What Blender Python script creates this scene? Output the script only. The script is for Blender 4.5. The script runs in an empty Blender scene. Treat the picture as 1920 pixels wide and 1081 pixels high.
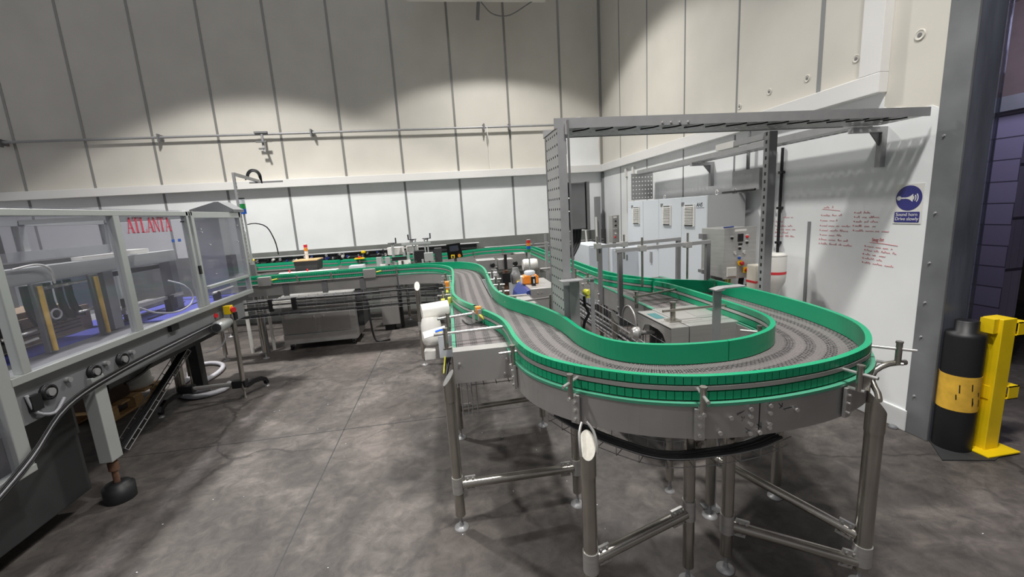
import bpy, bmesh, math, random
from mathutils import Vector, Matrix
random.seed(7)
S = bpy.context.scene
COL = S.collection

# ------------------------------------------------------------------ camera, world, lamps, exposure
cam_data = bpy.data.cameras.new('camera')
cam_data.sensor_width = 36.0
cam_data.lens = 792.92 / 1920 * 36.0
cam_data.clip_start = 0.05
cam = bpy.data.objects.new('camera', cam_data)
COL.objects.link(cam)
RIGHT = Vector((0.9866222, -0.15141764, -0.06040978))
DOWN = Vector((-0.085737, -0.16676953, -0.98226121))
FWD = Vector((0.13865716, 0.97430007, -0.17752061))
cam.matrix_world = Matrix((
    (RIGHT.x, -DOWN.x, -FWD.x, 0.0),
    (RIGHT.y, -DOWN.y, -FWD.y, 0.0),
    (RIGHT.z, -DOWN.z, -FWD.z, 1.8),
    (0, 0, 0, 1)))
S.camera = cam

world = bpy.data.worlds.new('world')
S.world = world
world.use_nodes = True
world.node_tree.nodes['Background'].inputs[0].default_value = (0.95, 0.95, 1.0, 1)
world.node_tree.nodes['Background'].inputs[1].default_value = 0.28


def high_bay(x, y, z, power, half=58.3, radius=0.16, color=(1.0, 0.975, 0.94), blend=0.12):
    d = bpy.data.lights.new('high_bay_lamp', 'SPOT')
    d.energy = power
    d.spot_size = math.radians(2 * half)
    d.spot_blend = blend
    d.shadow_soft_size = radius
    d.color = color
    # reflector: output falls off with the angle from straight down, up to the sharp cut-off
    d.use_nodes = True
    nt = d.node_tree
    em = nt.nodes['Emission']
    tc = nt.nodes.new('ShaderNodeTexCoord')
    sx = nt.nodes.new('ShaderNodeSeparateXYZ')
    ab = nt.nodes.new('ShaderNodeMath'); ab.operation = 'ABSOLUTE'
    pw = nt.nodes.new('ShaderNodeMath'); pw.operation = 'POWER'; pw.inputs[1].default_value = 2.6
    nt.links.new(tc.outputs['Normal'], sx.inputs[0])
    nt.links.new(sx.outputs[2], ab.inputs[0])
    nt.links.new(ab.outputs[0], pw.inputs[0])
    nt.links.new(pw.outputs[0], em.inputs['Strength'])
    o = bpy.data.objects.new('high_bay_lamp', d)
    o.location = (x, y, z)
    COL.objects.link(o)
    return o


high_bay(0.95, 6.25, 5.9, 1250)
high_bay(-3.3, 5.75, 5.9, 2050)
high_bay(0.95, 1.15, 5.9, 820)
high_bay(1.72, 1.15, 5.9, 560)
high_bay(-3.3, 1.0, 5.9, 1000)
high_bay(1.9, -3.6, 5.9, 60)
high_bay(-3.3, -3.6, 5.9, 120)
doorway = bpy.data.lights.new('outer_room_fill', 'POINT')  # added bluish fill light for the outer room, not a real fitting
doorway.energy = 40
doorway.shadow_soft_size = 0.3
doorway.color = (0.72, 0.72, 1.0)
dob = bpy.data.objects.new('outer_room_fill', doorway)
dob.location = (4.3, 2.9, 2.9)
COL.objects.link(dob)

S.view_settings.view_transform = 'Standard'
S.view_settings.look = 'None'
S.view_settings.exposure = 0.0
S.view_settings.gamma = 1.0
S.view_settings.use_curve_mapping = False
S.cycles.max_bounces = 8
S.cycles.transparent_max_bounces = 16
S.cycles.use_denoising = True


# ------------------------------------------------------------------ materials
def srgb(r, g, b):
    f = lambda c: (c / 255 / 12.92) if c / 255 <= 0.04045 else ((c / 255 + 0.055) / 1.055) ** 2.4
    return (f(r), f(g), f(b), 1)


def mat(name, col, rough=0.5, metal=0.0, noise=0.0, scale=8.0, bump=0.0, stretch=(1, 1, 1), spec=0.5):
    m = bpy.data.materials.new(name)
    m.use_nodes = True
    nt = m.node_tree
    b = nt.nodes['Principled BSDF']
    b.inputs['Base Color'].default_value = col
    b.inputs['Roughness'].default_value = rough
    b.inputs['Metallic'].default_value = metal
    b.inputs['Specular IOR Level'].default_value = spec
    if noise or bump:
        tc = nt.nodes.new('ShaderNodeTexCoord')
        mp = nt.nodes.new('ShaderNodeMapping')
        mp.inputs['Scale'].default_value = stretch
        n = nt.nodes.new('ShaderNodeTexNoise')
        n.inputs['Scale'].default_value = scale
        n.inputs['Detail'].default_value = 5
        nt.links.new(tc.outputs['Object'], mp.inputs[0])
        nt.links.new(mp.outputs[0], n.inputs['Vector'])
        if noise:
            hsv = nt.nodes.new('ShaderNodeMixRGB')
            hsv.blend_type = 'MIX'
            a = tuple(max(0, c * (1 - noise)) for c in col[:3]) + (1,)
            z = tuple(min(1, c * (1 + noise)) for c in col[:3]) + (1,)
            hsv.inputs[1].default_value = a
            hsv.inputs[2].default_value = z
            rp = nt.nodes.new('ShaderNodeMapRange')
            rp.inputs[1].default_value = 0.3
            rp.inputs[2].default_value = 0.7
            nt.links.new(n.outputs['Fac'], rp.inputs[0])
            nt.links.new(rp.outputs[0], hsv.inputs[0])
            nt.links.new(hsv.outputs[0], b.inputs['Base Color'])
        if bump:
            bp = nt.nodes.new('ShaderNodeBump')
            bp.inputs['Strength'].default_value = bump
            bp.inputs['Distance'].default_value = 0.01
            nt.links.new(n.outputs['Fac'], bp.inputs['Height'])
            nt.links.new(bp.outputs[0], b.inputs['Normal'])
    return m


CREAM = mat('cream_wall_paint', srgb(209, 205, 195), 0.42, noise=0.05, scale=1.6)
WHITE_WALL = mat('white_wall_paint', srgb(232, 234, 234), 0.4, noise=0.04, scale=2.2)
LEDGE = mat('white_ledge', srgb(222, 221, 218), 0.4, noise=0.02, scale=3)
JOINT = mat('aluminium_joint', srgb(156, 155, 150), 0.26, 0.45)
JOINT_DULL = mat('grey_joint', srgb(132, 134, 134), 0.5)
KERB = mat('grey_kerb', srgb(112, 114, 110), 0.6, noise=0.12, scale=5)
STEEL = mat('brushed_stainless', srgb(186, 185, 182), 0.36, 0.6, noise=0.08, scale=6, stretch=(1, 1, 9))
STEEL_PLATE = mat('dull_stainless_plate', srgb(170, 168, 165), 0.4, 0.45, noise=0.08, scale=5)
TUBE = mat('stainless_tube', srgb(172, 168, 160), 0.25, 0.85, noise=0.08, scale=10)
CHROME = mat('bright_steel', srgb(215, 213, 210), 0.2, 0.7)
GALV = mat('galvanised_steel', srgb(160, 160, 161), 0.42, 0.3, noise=0.06, scale=12)
GALV_DARK = mat('dull_galvanised', srgb(122, 122, 123), 0.5, 0.25, noise=0.08, scale=10)
GREEN = mat('green_plastic', srgb(18, 152, 108), 0.3, noise=0.05, scale=5)
MINT = mat('worn_green_strip', srgb(74, 146, 118), 0.4)
CABLE = mat('grey_black_cable', srgb(58, 58, 60), 0.35)
CAP = mat('dusty_bright_steel', srgb(226, 222, 210), 0.45, 0.1, noise=0.12, scale=40)
BLACK = mat('black_rubber', srgb(24, 24, 26), 0.5)
BLACK_GLOSS = mat('black_plastic', srgb(20, 20, 22), 0.3)
DARK = mat('dark_grey_paint', srgb(52, 53, 54), 0.55, noise=0.15, scale=6)
MACHINE = mat('machine_grey_paint', srgb(160, 164, 162), 0.45, noise=0.04, scale=5)
MACHINE_DK = mat('machine_mid_grey', srgb(118, 120, 122), 0.5, noise=0.06, scale=5)
ALU = mat('aluminium_profile', srgb(188, 192, 190), 0.35, 0.45)
CABINET = mat('pale_grey_enamel', srgb(203, 208, 213), 0.38)
CABINET_SIDE = mat('grey_enamel', srgb(172, 174, 174), 0.45)
WHITE = mat('white_plastic', srgb(222, 220, 214), 0.4)
CREAM_P = mat('cream_plastic', srgb(222, 216, 200), 0.45, noise=0.05)
YELLOW = mat('safety_yellow', srgb(240, 205, 20), 0.4, noise=0.06, scale=6)
YELLOW_WORN = mat('worn_yellow_band', srgb(222, 176, 62), 0.55, noise=0.14, scale=18)
BRASS = mat('yellow_post', srgb(206, 170, 80), 0.5, noise=0.15, scale=20)
LIME = mat('lime_yellow', srgb(205, 203, 70), 0.4)
RED = mat('red_plastic', srgb(205, 40, 45), 0.4)
ORANGE = mat('orange_plastic', srgb(240, 140, 45), 0.4)
AMBER = mat('amber_lens', srgb(225, 140, 40), 0.3)
BLUE_BELT = mat('blue_belt', srgb(70, 76, 160), 0.5)
BLUE = mat('blue_plastic', srgb(52, 66, 130), 0.4)
BLUE_LENS = mat('blue_lens', srgb(30, 90, 190), 0.3)
GREEN_LENS = mat('green_lens', srgb(30, 140, 70), 0.3)
NAVY = mat('sign_blue', srgb(52, 52, 122), 0.4)
INK = mat('red_marker_ink', srgb(206, 92, 96), 0.6)
INK_DK = mat('grey_marker_ink', srgb(120, 96, 96), 0.6)
WOOD = mat('pallet_wood', srgb(196, 160, 112), 0.7, noise=0.2, scale=9, stretch=(1, 6, 6))
BROWN = mat('brown_board', srgb(158, 138, 116), 0.6, noise=0.12, scale=4)
BROWN_DK = mat('dark_brown_carton', srgb(62, 46, 38), 0.7, noise=0.2)
RUST = mat('rusty_steel', srgb(120, 90, 72), 0.6, 0.4, noise=0.3, scale=25)
HOSE = mat('grey_hose', srgb(176, 176, 182), 0.45)
LETTER = mat('red_letter_film', srgb(224, 74, 100), 0.5)
SCREEN = mat('dark_screen', srgb(78, 82, 94), 0.2)
TAPE = mat('red_tape', srgb(214, 52, 60), 0.45)
STONE = mat('dark_render', srgb(112, 114, 116), 0.5, noise=0.16, scale=4, bump=0.12)
BLUE_STEEL = mat('scuffed_steel_sheet', srgb(116, 120, 132), 0.3, 0.4, noise=0.3, scale=3, stretch=(3, 3, 0.6))
BROWN_WALL = mat('brown_render', srgb(92, 80, 76), 0.8, noise=0.1)
TEAL = mat('teal_mark', srgb(60, 110, 112), 0.7)


def perforated(name, col, pu, pv, lu, lv, rough=0.4):
    """sheet metal with real see-through slots laid out in the sheet's own metres (UV)"""
    m = mat(name, col, rough, 0.3)
    nt = m.node_tree
    L = nt.links
    uv = nt.nodes.new('ShaderNodeUVMap')
    sep = nt.nodes.new('ShaderNodeSeparateXYZ')
    L.new(uv.outputs[0], sep.inputs[0])

    def gate(sock, pitch, length):
        a = nt.nodes.new('ShaderNodeMath'); a.operation = 'DIVIDE'; a.inputs[1].default_value = pitch
        L.new(sock, a.inputs[0])
        f = nt.nodes.new('ShaderNodeMath'); f.operation = 'FRACT'
        L.new(a.outputs[0], f.inputs[0])
        s = nt.nodes.new('ShaderNodeMath'); s.operation = 'SUBTRACT'; s.inputs[1].default_value = 0.5
        L.new(f.outputs[0], s.inputs[0])
        ab = nt.nodes.new('ShaderNodeMath'); ab.operation = 'ABSOLUTE'
        L.new(s.outputs[0], ab.inputs[0])
        lt = nt.nodes.new('ShaderNodeMath'); lt.operation = 'LESS_THAN'; lt.inputs[1].default_value = length / pitch / 2
        L.new(ab.outputs[0], lt.inputs[0])
        return lt.outputs[0]
    g = nt.nodes.new('ShaderNodeMath'); g.operation = 'MULTIPLY'
    L.new(gate(sep.outputs[0], pu, lu), g.inputs[0])
    L.new(gate(sep.outputs[1], pv, lv), g.inputs[1])
    tr = nt.nodes.new('ShaderNodeBsdfTransparent')
    mx = nt.nodes.new('ShaderNodeMixShader')
    out = nt.nodes['Material Output']
    L.new(g.outputs[0], mx.inputs[0])
    L.new(nt.nodes['Principled BSDF'].outputs[0], mx.inputs[1])
    L.new(tr.outputs[0], mx.inputs[2])
    L.new(mx.outputs[0], out.inputs[0])
    return m


PERF_FINE = perforated('lightly_perforated_sheet', srgb(165, 165, 165), 0.075, 0.07, 0.022, 0.008)
PERF = perforated('perforated_galvanised_sheet', srgb(172, 172, 172), 0.05, 0.062, 0.018, 0.013)


def pane_material(name, tint, gloss=0.09, haze=0.1, hazecol=srgb(150, 150, 175)):
    m = bpy.data.materials.new(name)
    m.use_nodes = True
    nt = m.node_tree
    nt.nodes.remove(nt.nodes['Principled BSDF'])
    L = nt.links
    out = nt.nodes['Material Output']
    tr = nt.nodes.new('ShaderNodeBsdfTransparent'); tr.inputs[0].default_value = tint
    gl = nt.nodes.new('ShaderNodeBsdfGlossy'); gl.inputs[1].default_value = 0.06
    df = nt.nodes.new('ShaderNodeBsdfDiffuse'); df.inputs[0].default_value = hazecol
    lw = nt.nodes.new('ShaderNodeLayerWeight'); lw.inputs[0].default_value = 0.25
    fr = nt.nodes.new('ShaderNodeMapRange'); fr.inputs[3].default_value = 0.02; fr.inputs[4].default_value = 0.35
    pwr = nt.nodes.new('ShaderNodeMath'); pwr.operation = 'POWER'; pwr.inputs[1].default_value = 2.0
    L.new(lw.outputs['Facing'], pwr.inputs[0]); L.new(pwr.outputs[0], fr.inputs[0])
    m1 = nt.nodes.new('ShaderNodeMixShader'); m1.inputs[0].default_value = haze
    m2 = nt.nodes.new('ShaderNodeMixShader')
    L.new(tr.outputs[0], m1.inputs[1]); L.new(df.outputs[0], m1.inputs[2])
    L.new(fr.outputs[0], m2.inputs[0]); L.new(m1.outputs[0], m2.inputs[1]); L.new(gl.outputs[0], m2.inputs[2])
    L.new(m2.outputs[0], out.inputs[0])
    return m


PANE = pane_material('clear_guard_sheet', (0.93, 0.93, 0.95, 1), haze=0.08, hazecol=srgb(165, 165, 175))
PVC = pane_material('smoky_pvc_strip', (0.7, 0.72, 0.78, 1), haze=0.3, hazecol=srgb(105, 110, 125))


def belt_material():
    m = mat('modular_belt', srgb(120, 113, 113), 0.55)
    nt = m.node_tree; L = nt.links
    b = nt.nodes['Principled BSDF']
    uv = nt.nodes.new('ShaderNodeUVMap')
    br = nt.nodes.new('ShaderNodeTexBrick')
    br.inputs['Scale'].default_value = 1.0
    br.inputs['Brick Width'].default_value = 0.024
    br.inputs['Row Height'].default_value = 0.0145
    br.inputs['Mortar Size'].default_value = 0.0027
    br.inputs['Mortar Smooth'].default_value = 0.3
    br.inputs['Color1'].default_value = srgb(112, 106, 106)
    br.inputs['Color2'].default_value = srgb(92, 87, 88)
    br.inputs['Mortar'].default_value = srgb(36, 33, 35)
    L.new(uv.outputs[0], br.inputs['Vector'])
    sep = nt.nodes.new('ShaderNodeSeparateXYZ'); L.new(uv.outputs[0], sep.inputs[0])
    w = nt.nodes.new('ShaderNodeMath'); w.operation = 'MULTIPLY'; w.inputs[1].default_value = 2 * math.pi / 0.086
    L.new(sep.outputs[0], w.inputs[0])
    sn = nt.nodes.new('ShaderNodeMath'); sn.operation = 'SINE'; L.new(w.outputs[0], sn.inputs[0])
    rg = nt.nodes.new('ShaderNodeMapRange'); rg.inputs[1].default_value = -0.35; rg.inputs[2].default_value = 0.35
    rg.inputs[3].default_value = 0.3; rg.inputs[4].default_value = 1.0
    L.new(sn.outputs[0], rg.inputs[0])
    mx = nt.nodes.new('ShaderNodeMixRGB'); mx.inputs[1].default_value = srgb(117, 111, 110)
    L.new(rg.outputs[0], mx.inputs[0]); L.new(br.outputs['Color'], mx.inputs[2])
    L.new(mx.outputs[0], b.inputs['Base Color'])
    bp = nt.nodes.new('ShaderNodeBump'); bp.inputs['Strength'].default_value = 0.5; bp.inputs['Distance'].default_value = 0.004
    bp.invert = True
    L.new(br.outputs['Fac'], bp.inputs['Height']); L.new(bp.outputs[0], b.inputs['Normal'])
    return m


BELT = belt_material()


def floor_material():
    m = mat('worn_concrete', srgb(110, 106, 104), 0.62)
    nt = m.node_tree; L = nt.links
    b = nt.nodes['Principled BSDF']
    tc = nt.nodes.new('ShaderNodeTexCoord')

    def noise(scale, det, rough=0.6, dist=0.0):
        n = nt.nodes.new('ShaderNodeTexNoise')
        n.inputs['Scale'].default_value = scale; n.inputs['Detail'].default_value = det
        n.inputs['Roughness'].default_value = rough; n.inputs['Distortion'].default_value = dist
        L.new(tc.outputs['Object'], n.inputs['Vector'])
        return n
    big = noise(0.9, 6, 0.62, 1.2)
    cr = nt.nodes.new('ShaderNodeValToRGB')
    e = cr.color_ramp.elements
    e[0].position = 0.32; e[0].color = srgb(64, 60, 58)
    e[1].position = 0.68; e[1].color = srgb(110, 104, 100)
    k = e.new(0.5); k.color = srgb(82, 77, 74)
    L.new(big.outputs['Fac'], cr.inputs[0])
    fine = noise(9, 8, 0.7, 0.6)
    mx = nt.nodes.new('ShaderNodeMixRGB'); mx.blend_type = 'OVERLAY'; mx.inputs[0].default_value = 0.65
    L.new(cr.outputs[0], mx.inputs[1])
    cr2 = nt.nodes.new('ShaderNodeValToRGB')
    cr2.color_ramp.elements[0].position = 0.34; cr2.color_ramp.elements[0].color = (0.16, 0.16, 0.16, 1)
    cr2.color_ramp.elements[1].position = 0.66; cr2.color_ramp.elements[1].color = (0.72, 0.71, 0.7, 1)
    L.new(fine.outputs['Fac'], cr2.inputs[0]); L.new(cr2.outputs[0], mx.inputs[2])
    # rusty-brown patches
    pat = noise(0.55, 4, 0.5, 0.8)
    pr = nt.nodes.new('ShaderNodeMapRange'); pr.inputs[1].default_value = 0.52; pr.inputs[2].default_value = 0.72
    pr.inputs[4].default_value = 0.4
    L.new(pat.outputs['Fac'], pr.inputs[0])
    mb = nt.nodes.new('ShaderNodeMixRGB'); mb.inputs[2].default_value = srgb(98, 88, 82)
    L.new(pr.outputs[0], mb.inputs[0]); L.new(mx.outputs[0], mb.inputs[1])
    # long scuffs and tyre marks
    mp = nt.nodes.new('ShaderNodeMapping'); mp.inputs['Rotation'].default_value = (0, 0, 0.7); mp.inputs['Scale'].default_value = (0.5, 3.2, 1)
    L.new(tc.outputs['Object'], mp.inputs[0])
    tn = nt.nodes.new('ShaderNodeTexNoise'); tn.inputs['Scale'].default_value = 1.6; tn.inputs['Detail'].default_value = 7; tn.inputs['Roughness'].default_value = 0.65; tn.inputs['Distortion'].default_value = 0.9
    L.new(mp.outputs[0], tn.inputs['Vector'])
    tr_ = nt.nodes.new('ShaderNodeMapRange'); tr_.inputs[1].default_value = 0.48; tr_.inputs[2].default_value = 0.66; tr_.inputs[4].default_value = 0.4
    L.new(tn.outputs['Fac'], tr_.inputs[0])
    md = nt.nodes.new('ShaderNodeMixRGB'); md.inputs[2].default_value = srgb(58, 55, 54)
    L.new(tr_.outputs[0], md.inputs[0]); L.new(mb.outputs[0], md.inputs[1])
    mb = md
    # cracks that come and go
    wv = noise(2.2, 5, 0.6, 0.0)
    vm = nt.nodes.new('ShaderNodeMixRGB'); vm.blend_type = 'LINEAR_LIGHT'; vm.inputs[0].default_value = 0.22
    L.new(tc.outputs['Object'], vm.inputs[1]); L.new(wv.outputs['Color'], vm.inputs[2])
    vo = nt.nodes.new('ShaderNodeTexVoronoi'); vo.feature = 'DISTANCE_TO_EDGE'; vo.inputs['Scale'].default_value = 0.75
    L.new(vm.outputs[0], vo.inputs['Vector'])
    cm = nt.nodes.new('ShaderNodeMapRange'); cm.inputs[1].default_value = 0.004; cm.inputs[2].default_value = 0.017
    cm.inputs[3].default_value = 1.0; cm.inputs[4].default_value = 0.0
    L.new(vo.outputs['Distance'], cm.inputs[0])
    msk = noise(0.7, 3, 0.5, 0.0)
    mm = nt.nodes.new('ShaderNodeMapRange'); mm.inputs[1].default_value = 0.44; mm.inputs[2].default_value = 0.56
    mm.inputs[4].default_value = 0.85
    L.new(msk.outputs['Fac'], mm.inputs[0])
    mu = nt.nodes.new('ShaderNodeMath'); mu.operation = 'MULTIPLY'
    L.new(cm.outputs[0], mu.inputs[0]); L.new(mm.outputs[0], mu.inputs[1])
    mc = nt.nodes.new('ShaderNodeMixRGB'); mc.inputs[2].default_value = srgb(52, 48, 46)
    L.new(mu.outputs[0], mc.inputs[0]); L.new(mb.outputs[0], mc.inputs[1])
    L.new(mc.outputs[0], b.inputs['Base Color'])
    bp = nt.nodes.new('ShaderNodeBump'); bp.inputs['Strength'].default_value = 0.25; bp.inputs['Distance'].default_value = 0.01
    L.new(fine.outputs['Fac'], bp.inputs['Height']); L.new(bp.outputs[0], b.inputs['Normal'])
    return m


FLOOR = floor_material()


def block_material():
    m = mat('painted_block_wall', srgb(126, 120, 140), 0.7)
    nt = m.node_tree; L = nt.links
    uv = nt.nodes.new('ShaderNodeUVMap')
    br = nt.nodes.new('ShaderNodeTexBrick')
    br.inputs['Scale'].default_value = 1.0
    br.inputs['Brick Width'].default_value = 0.44; br.inputs['Row Height'].default_value = 0.2
    br.inputs['Mortar Size'].default_value = 0.006
    br.inputs['Color1'].default_value = srgb(128, 122, 142); br.inputs['Color2'].default_value = srgb(118, 112, 132)
    br.inputs['Mortar'].default_value = srgb(62, 58, 70)
    L.new(uv.outputs[0], br.inputs['Vector'])
    L.new(br.outputs['Color'], nt.nodes['Principled BSDF'].inputs['Base Color'])
    return m


BLOCK = block_material()


# ------------------------------------------------------------------ mesh builder
class MB:
    def __init__(s):
        s.v = []; s.f = []; s.uv = []; s.sm = []

    def _add(s, verts, faces, uvs=None, smooth=False):
        n = len(s.v)
        s.v += [tuple(p) for p in verts]
        for i, f in enumerate(faces):
            s.f.append([n + k for k in f])
            s.sm.append(smooth)
            if uvs:
                s.uv.append([uvs[k] for k in f])
            else:
                s.uv.append(None)
        return s

    def box(s, x0, x1, y0, y1, z0, z1):
        x0, x1 = min(x0, x1), max(x0, x1); y0, y1 = min(y0, y1), max(y0, y1); z0, z1 = min(z0, z1), max(z0, z1)
        v = [(x0, y0, z0), (x1, y0, z0), (x1, y1, z0), (x0, y1, z0), (x0, y0, z1), (x1, y0, z1), (x1, y1, z1), (x0, y1, z1)]
        return s._add(v, [(0, 3, 2, 1), (4, 5, 6, 7), (0, 1, 5, 4), (1, 2, 6, 5), (2, 3, 7, 6), (3, 0, 4, 7)])

    def bar(s, a, b, w, h, up=(0, 0, 1)):
        """square bar from a to b, w across, h along up"""
        a = Vector(a); b = Vector(b); d = (b - a).normalized(); u = Vector(up)
        if abs(d.dot(u)) > 0.99:
            u = Vector((0, 1, 0))
        r = d.cross(u).normalized(); u = r.cross(d).normalized()
        r *= w / 2; u *= h / 2
        v = [a - r - u, a + r - u, a + r + u, a - r + u, b - r - u, b + r - u, b + r + u, b - r + u]
        return s._add(v, [(3, 2, 1, 0), (4, 5, 6, 7), (0, 1, 5, 4), (1, 2, 6, 5), (2, 3, 7, 6), (3, 0, 4, 7)])

    def cyl(s, a, b, r, r2=None, n=14, caps=True):
        a = Vector(a); b = Vector(b); r2 = r if r2 is None else r2
        d = (b - a).normalized(); u = Vector((0, 0, 1)) if abs(d.z) < 0.9 else Vector((1, 0, 0))
        p = d.cross(u).normalized(); q = d.cross(p)
        ring = [(p * math.cos(2 * math.pi * i / n) + q * math.sin(2 * math.pi * i / n)) for i in range(n)]
        v = [a + k * r for k in ring] + [b + k * r2 for k in ring]
        s._add(v, [(i, (i + 1) % n, n + (i + 1) % n, n + i) for i in range(n)], smooth=True)
        if caps:
            s._add([a + k * r for k in ring], [tuple(range(n))[::-1]])
            s._add([b + k * r2 for k in ring], [tuple(range(n))])
        return s

    def cutcyl(s, x, y, z0, z1, r, dx, dy, rise, n=20):
        """upright tube whose top is cut at a slant: the top rises by +-rise along (dx, dy)"""
        l = math.hypot(dx, dy); dx /= l; dy /= l
        c = [(math.cos(2 * math.pi * i / n), math.sin(2 * math.pi * i / n)) for i in range(n)]
        bot = [(x + r * a, y + r * b, z0) for a, b in c]
        top = [(x + r * a, y + r * b, z1 + rise * (a * dx + b * dy)) for a, b in c]
        s._add(bot + top, [(i, (i + 1) % n, n + (i + 1) % n, n + i) for i in range(n)], smooth=True)
        s._add(top, [tuple(range(n))]); s._add(bot, [tuple(range(n))[::-1]])
        return s

    def tube(s, pts, r, n=8, caps=True):
        P = [Vector(p) for p in pts]
        T = []
        for i in range(len(P)):
            t = (P[min(i + 1, len(P) - 1)] - P[max(i - 1, 0)])
            T.append(t.normalized())
        u = Vector((0, 0, 1)) if abs(T[0].z) < 0.9 else Vector((1, 0, 0))
        rings = []
        for p, t in zip(P, T):
            a = t.cross(u)
            if a.length < 1e-4:
                a = t.cross(Vector((0, 1, 0)))
            a.normalize(); u = a.cross(t).normalized()
            rings.append([p + (a * math.cos(2 * math.pi * i / n) + u * math.sin(2 * math.pi * i / n)) * r for i in range(n)])
        v = [q for rr in rings for q in rr]
        f = []
        for k in range(len(P) - 1):
            for i in range(n):
                f.append((k * n + i, (k + 1) * n + i, (k + 1) * n + (i + 1) % n, k * n + (i + 1) % n))
        s._add(v, f, smooth=True)
        if caps:
            s._add(rings[0], [tuple(range(n))]); s._add(rings[-1], [tuple(range(n))[::-1]])
        return s

    def lathe(s, o, prof, axis=(0, 0, 1), n=20):
        o = Vector(o); d = Vector(axis).normalized(); u = Vector((0, 0, 1)) if abs(d.z) < 0.9 else Vector((1, 0, 0))
        p = d.cross(u).normalized(); q = d.cross(p)
        v = []
        for r, h in prof:
            for i in range(n):
                a = 2 * math.pi * i / n
                v.append(o + d * h + (p * math.cos(a) + q * math.sin(a)) * r)
        f = []
        for k in range(len(prof) - 1):
            for i in range(n):
                f.append((k * n + i, k * n + (i + 1) % n, (k + 1) * n + (i + 1) % n, (k + 1) * n + i))
        s._add(v, f, smooth=True)
        s._add(v[:n], [tuple(range(n))[::-1]]); s._add(v[-n:], [tuple(range(n))])
        return s

    def prism(s, poly, origin, ax, ay, az, depth):
        """flat polygon in the ax/ay plane at origin, thickened along az"""
        o = Vector(origin); ax = Vector(ax); ay = Vector(ay); az = Vector(az)
        n = len(poly)
        A = [o + ax * x + ay * y for x, y in poly]; B = [p + az * depth for p in A]
        s._add(A + B, [tuple(range(n))[::-1], tuple(range(n, 2 * n))] + [(i, (i + 1) % n, n + (i + 1) % n, n + i) for i in range(n)])
        return s

    def sheet(s, o, a, b):
        """rectangle o, o+a, o+a+b, o+b with UV in metres"""
        o = Vector(o); a = Vector(a); b = Vector(b)
        s._add([o, o + a, o + a + b, o + b], [(0, 1, 2, 3)], [(0, 0), (a.length, 0), (a.length, b.length), (0, b.length)])
        return s

    def sweep(s, path, prof, closed=True, caps=True, smooth=False):
        """profile of (offset to the left, z) swept along a 2D path; UV = (offset, distance)"""
        N = normals(path); m = len(prof)
        dist = [0]
        for i in range(1, len(path)):
            dist.append(dist[-1] + math.dist(path[i], path[i - 1]))
        v = []; uv = []
        for (x, y), (nx, ny), d in zip(path, N, dist):
            for o, z in prof:
                v.append((x + nx * o, y + ny * o, z)); uv.append((o, d))
        f = []
        for k in range(len(path) - 1):
            for i in range(m if closed else m - 1):
                f.append((k * m + i, k * m + (i + 1) % m, (k + 1) * m + (i + 1) % m, (k + 1) * m + i))
        s._add(v, f, uv, smooth)
        if closed and caps:
            s._add(v[:m], [tuple(range(m))[::-1]]); s._add(v[-m:], [tuple(range(m))])
        return s

    def build(s, name, m, parent=None, bevel=0.0, label=None, marks=None, marks_mat=None):
        n0 = len(s.f)
        if marks is not None:
            s._add(marks.v, marks.f)
        me = bpy.data.meshes.new(name)
        me.from_pydata(s.v, [], s.f)
        if any(u is not None for u in s.uv):
            lay = me.uv_layers.new(name='UVMap')
            i = 0
            for f, u in zip(s.f, s.uv):
                for k in range(len(f)):
                    if u is not None:
                        lay.data[i].uv = u[k]
                    i += 1
        for p, sm in zip(me.polygons, s.sm):
            p.use_smooth = sm
        me.materials.append(m)
        if marks is not None:
            me.materials.append(marks_mat)
            for k in range(n0, len(me.polygons)):
                me.polygons[k].material_index = 1
        bm = bmesh.new(); bm.from_mesh(me)
        bmesh.ops.recalc_face_normals(bm, faces=bm.faces[:])
        bm.to_mesh(me); bm.free()
        o = bpy.data.objects.new(name, me)
        COL.objects.link(o)
        if bevel:
            b = o.modifiers.new('edge', 'BEVEL')
            b.width = bevel; b.segments = 2; b.limit_method = 'ANGLE'; b.angle_limit = math.radians(50)
        if parent is not None:
            o.parent = parent
            if parent.parent is None:
                o.location = [-c for c in parent.location] if parent.type == 'EMPTY' else (0, 0, 0)
        if label:
            o['label'] = label
        return o


def normals(path):
    out = []
    for i in range(len(path)):
        a = path[max(i - 1, 0)]; b = path[min(i + 1, len(path) - 1)]
        tx, ty = b[0] - a[0], b[1] - a[1]; l = math.hypot(tx, ty) or 1
        out.append((-ty / l, tx / l))
    return out


def smooth(pts, step=0.035):
    """Catmull-Rom through the points, resampled at about step"""
    dim = len(pts[0])
    P = [tuple(2 * a - b for a, b in zip(pts[0], pts[1]))] + list(pts) + [tuple(2 * a - b for a, b in zip(pts[-1], pts[-2]))]
    out = []
    for i in range(1, len(P) - 2):
        n = max(2, int(math.dist(P[i], P[i + 1]) / step))
        for k in range(n):
            t = k / n
            out.append(tuple(0.5 * (2 * P[i][c] + (P[i + 1][c] - P[i - 1][c]) * t + (2 * P[i - 1][c] - 5 * P[i][c] + 4 * P[i + 1][c] - P[i + 2][c]) * t * t
                                    + (3 * P[i][c] - P[i - 1][c] - 3 * P[i + 1][c] + P[i + 2][c]) * t ** 3) for c in range(dim)))
    out.append(tuple(pts[-1]))
    return out


def shift(path, d):
    return [(x + nx * d, y + ny * d) for (x, y), (nx, ny) in zip(path, normals(path))]


def relax(path, k=3):
    for _ in range(k):
        path = [path[0]] + [tuple((a + 2 * b + c) / 4 for a, b, c in zip(path[i - 1], path[i], path[i + 1])) for i in range(1, len(path) - 1)] + [path[-1]]
    return path


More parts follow.
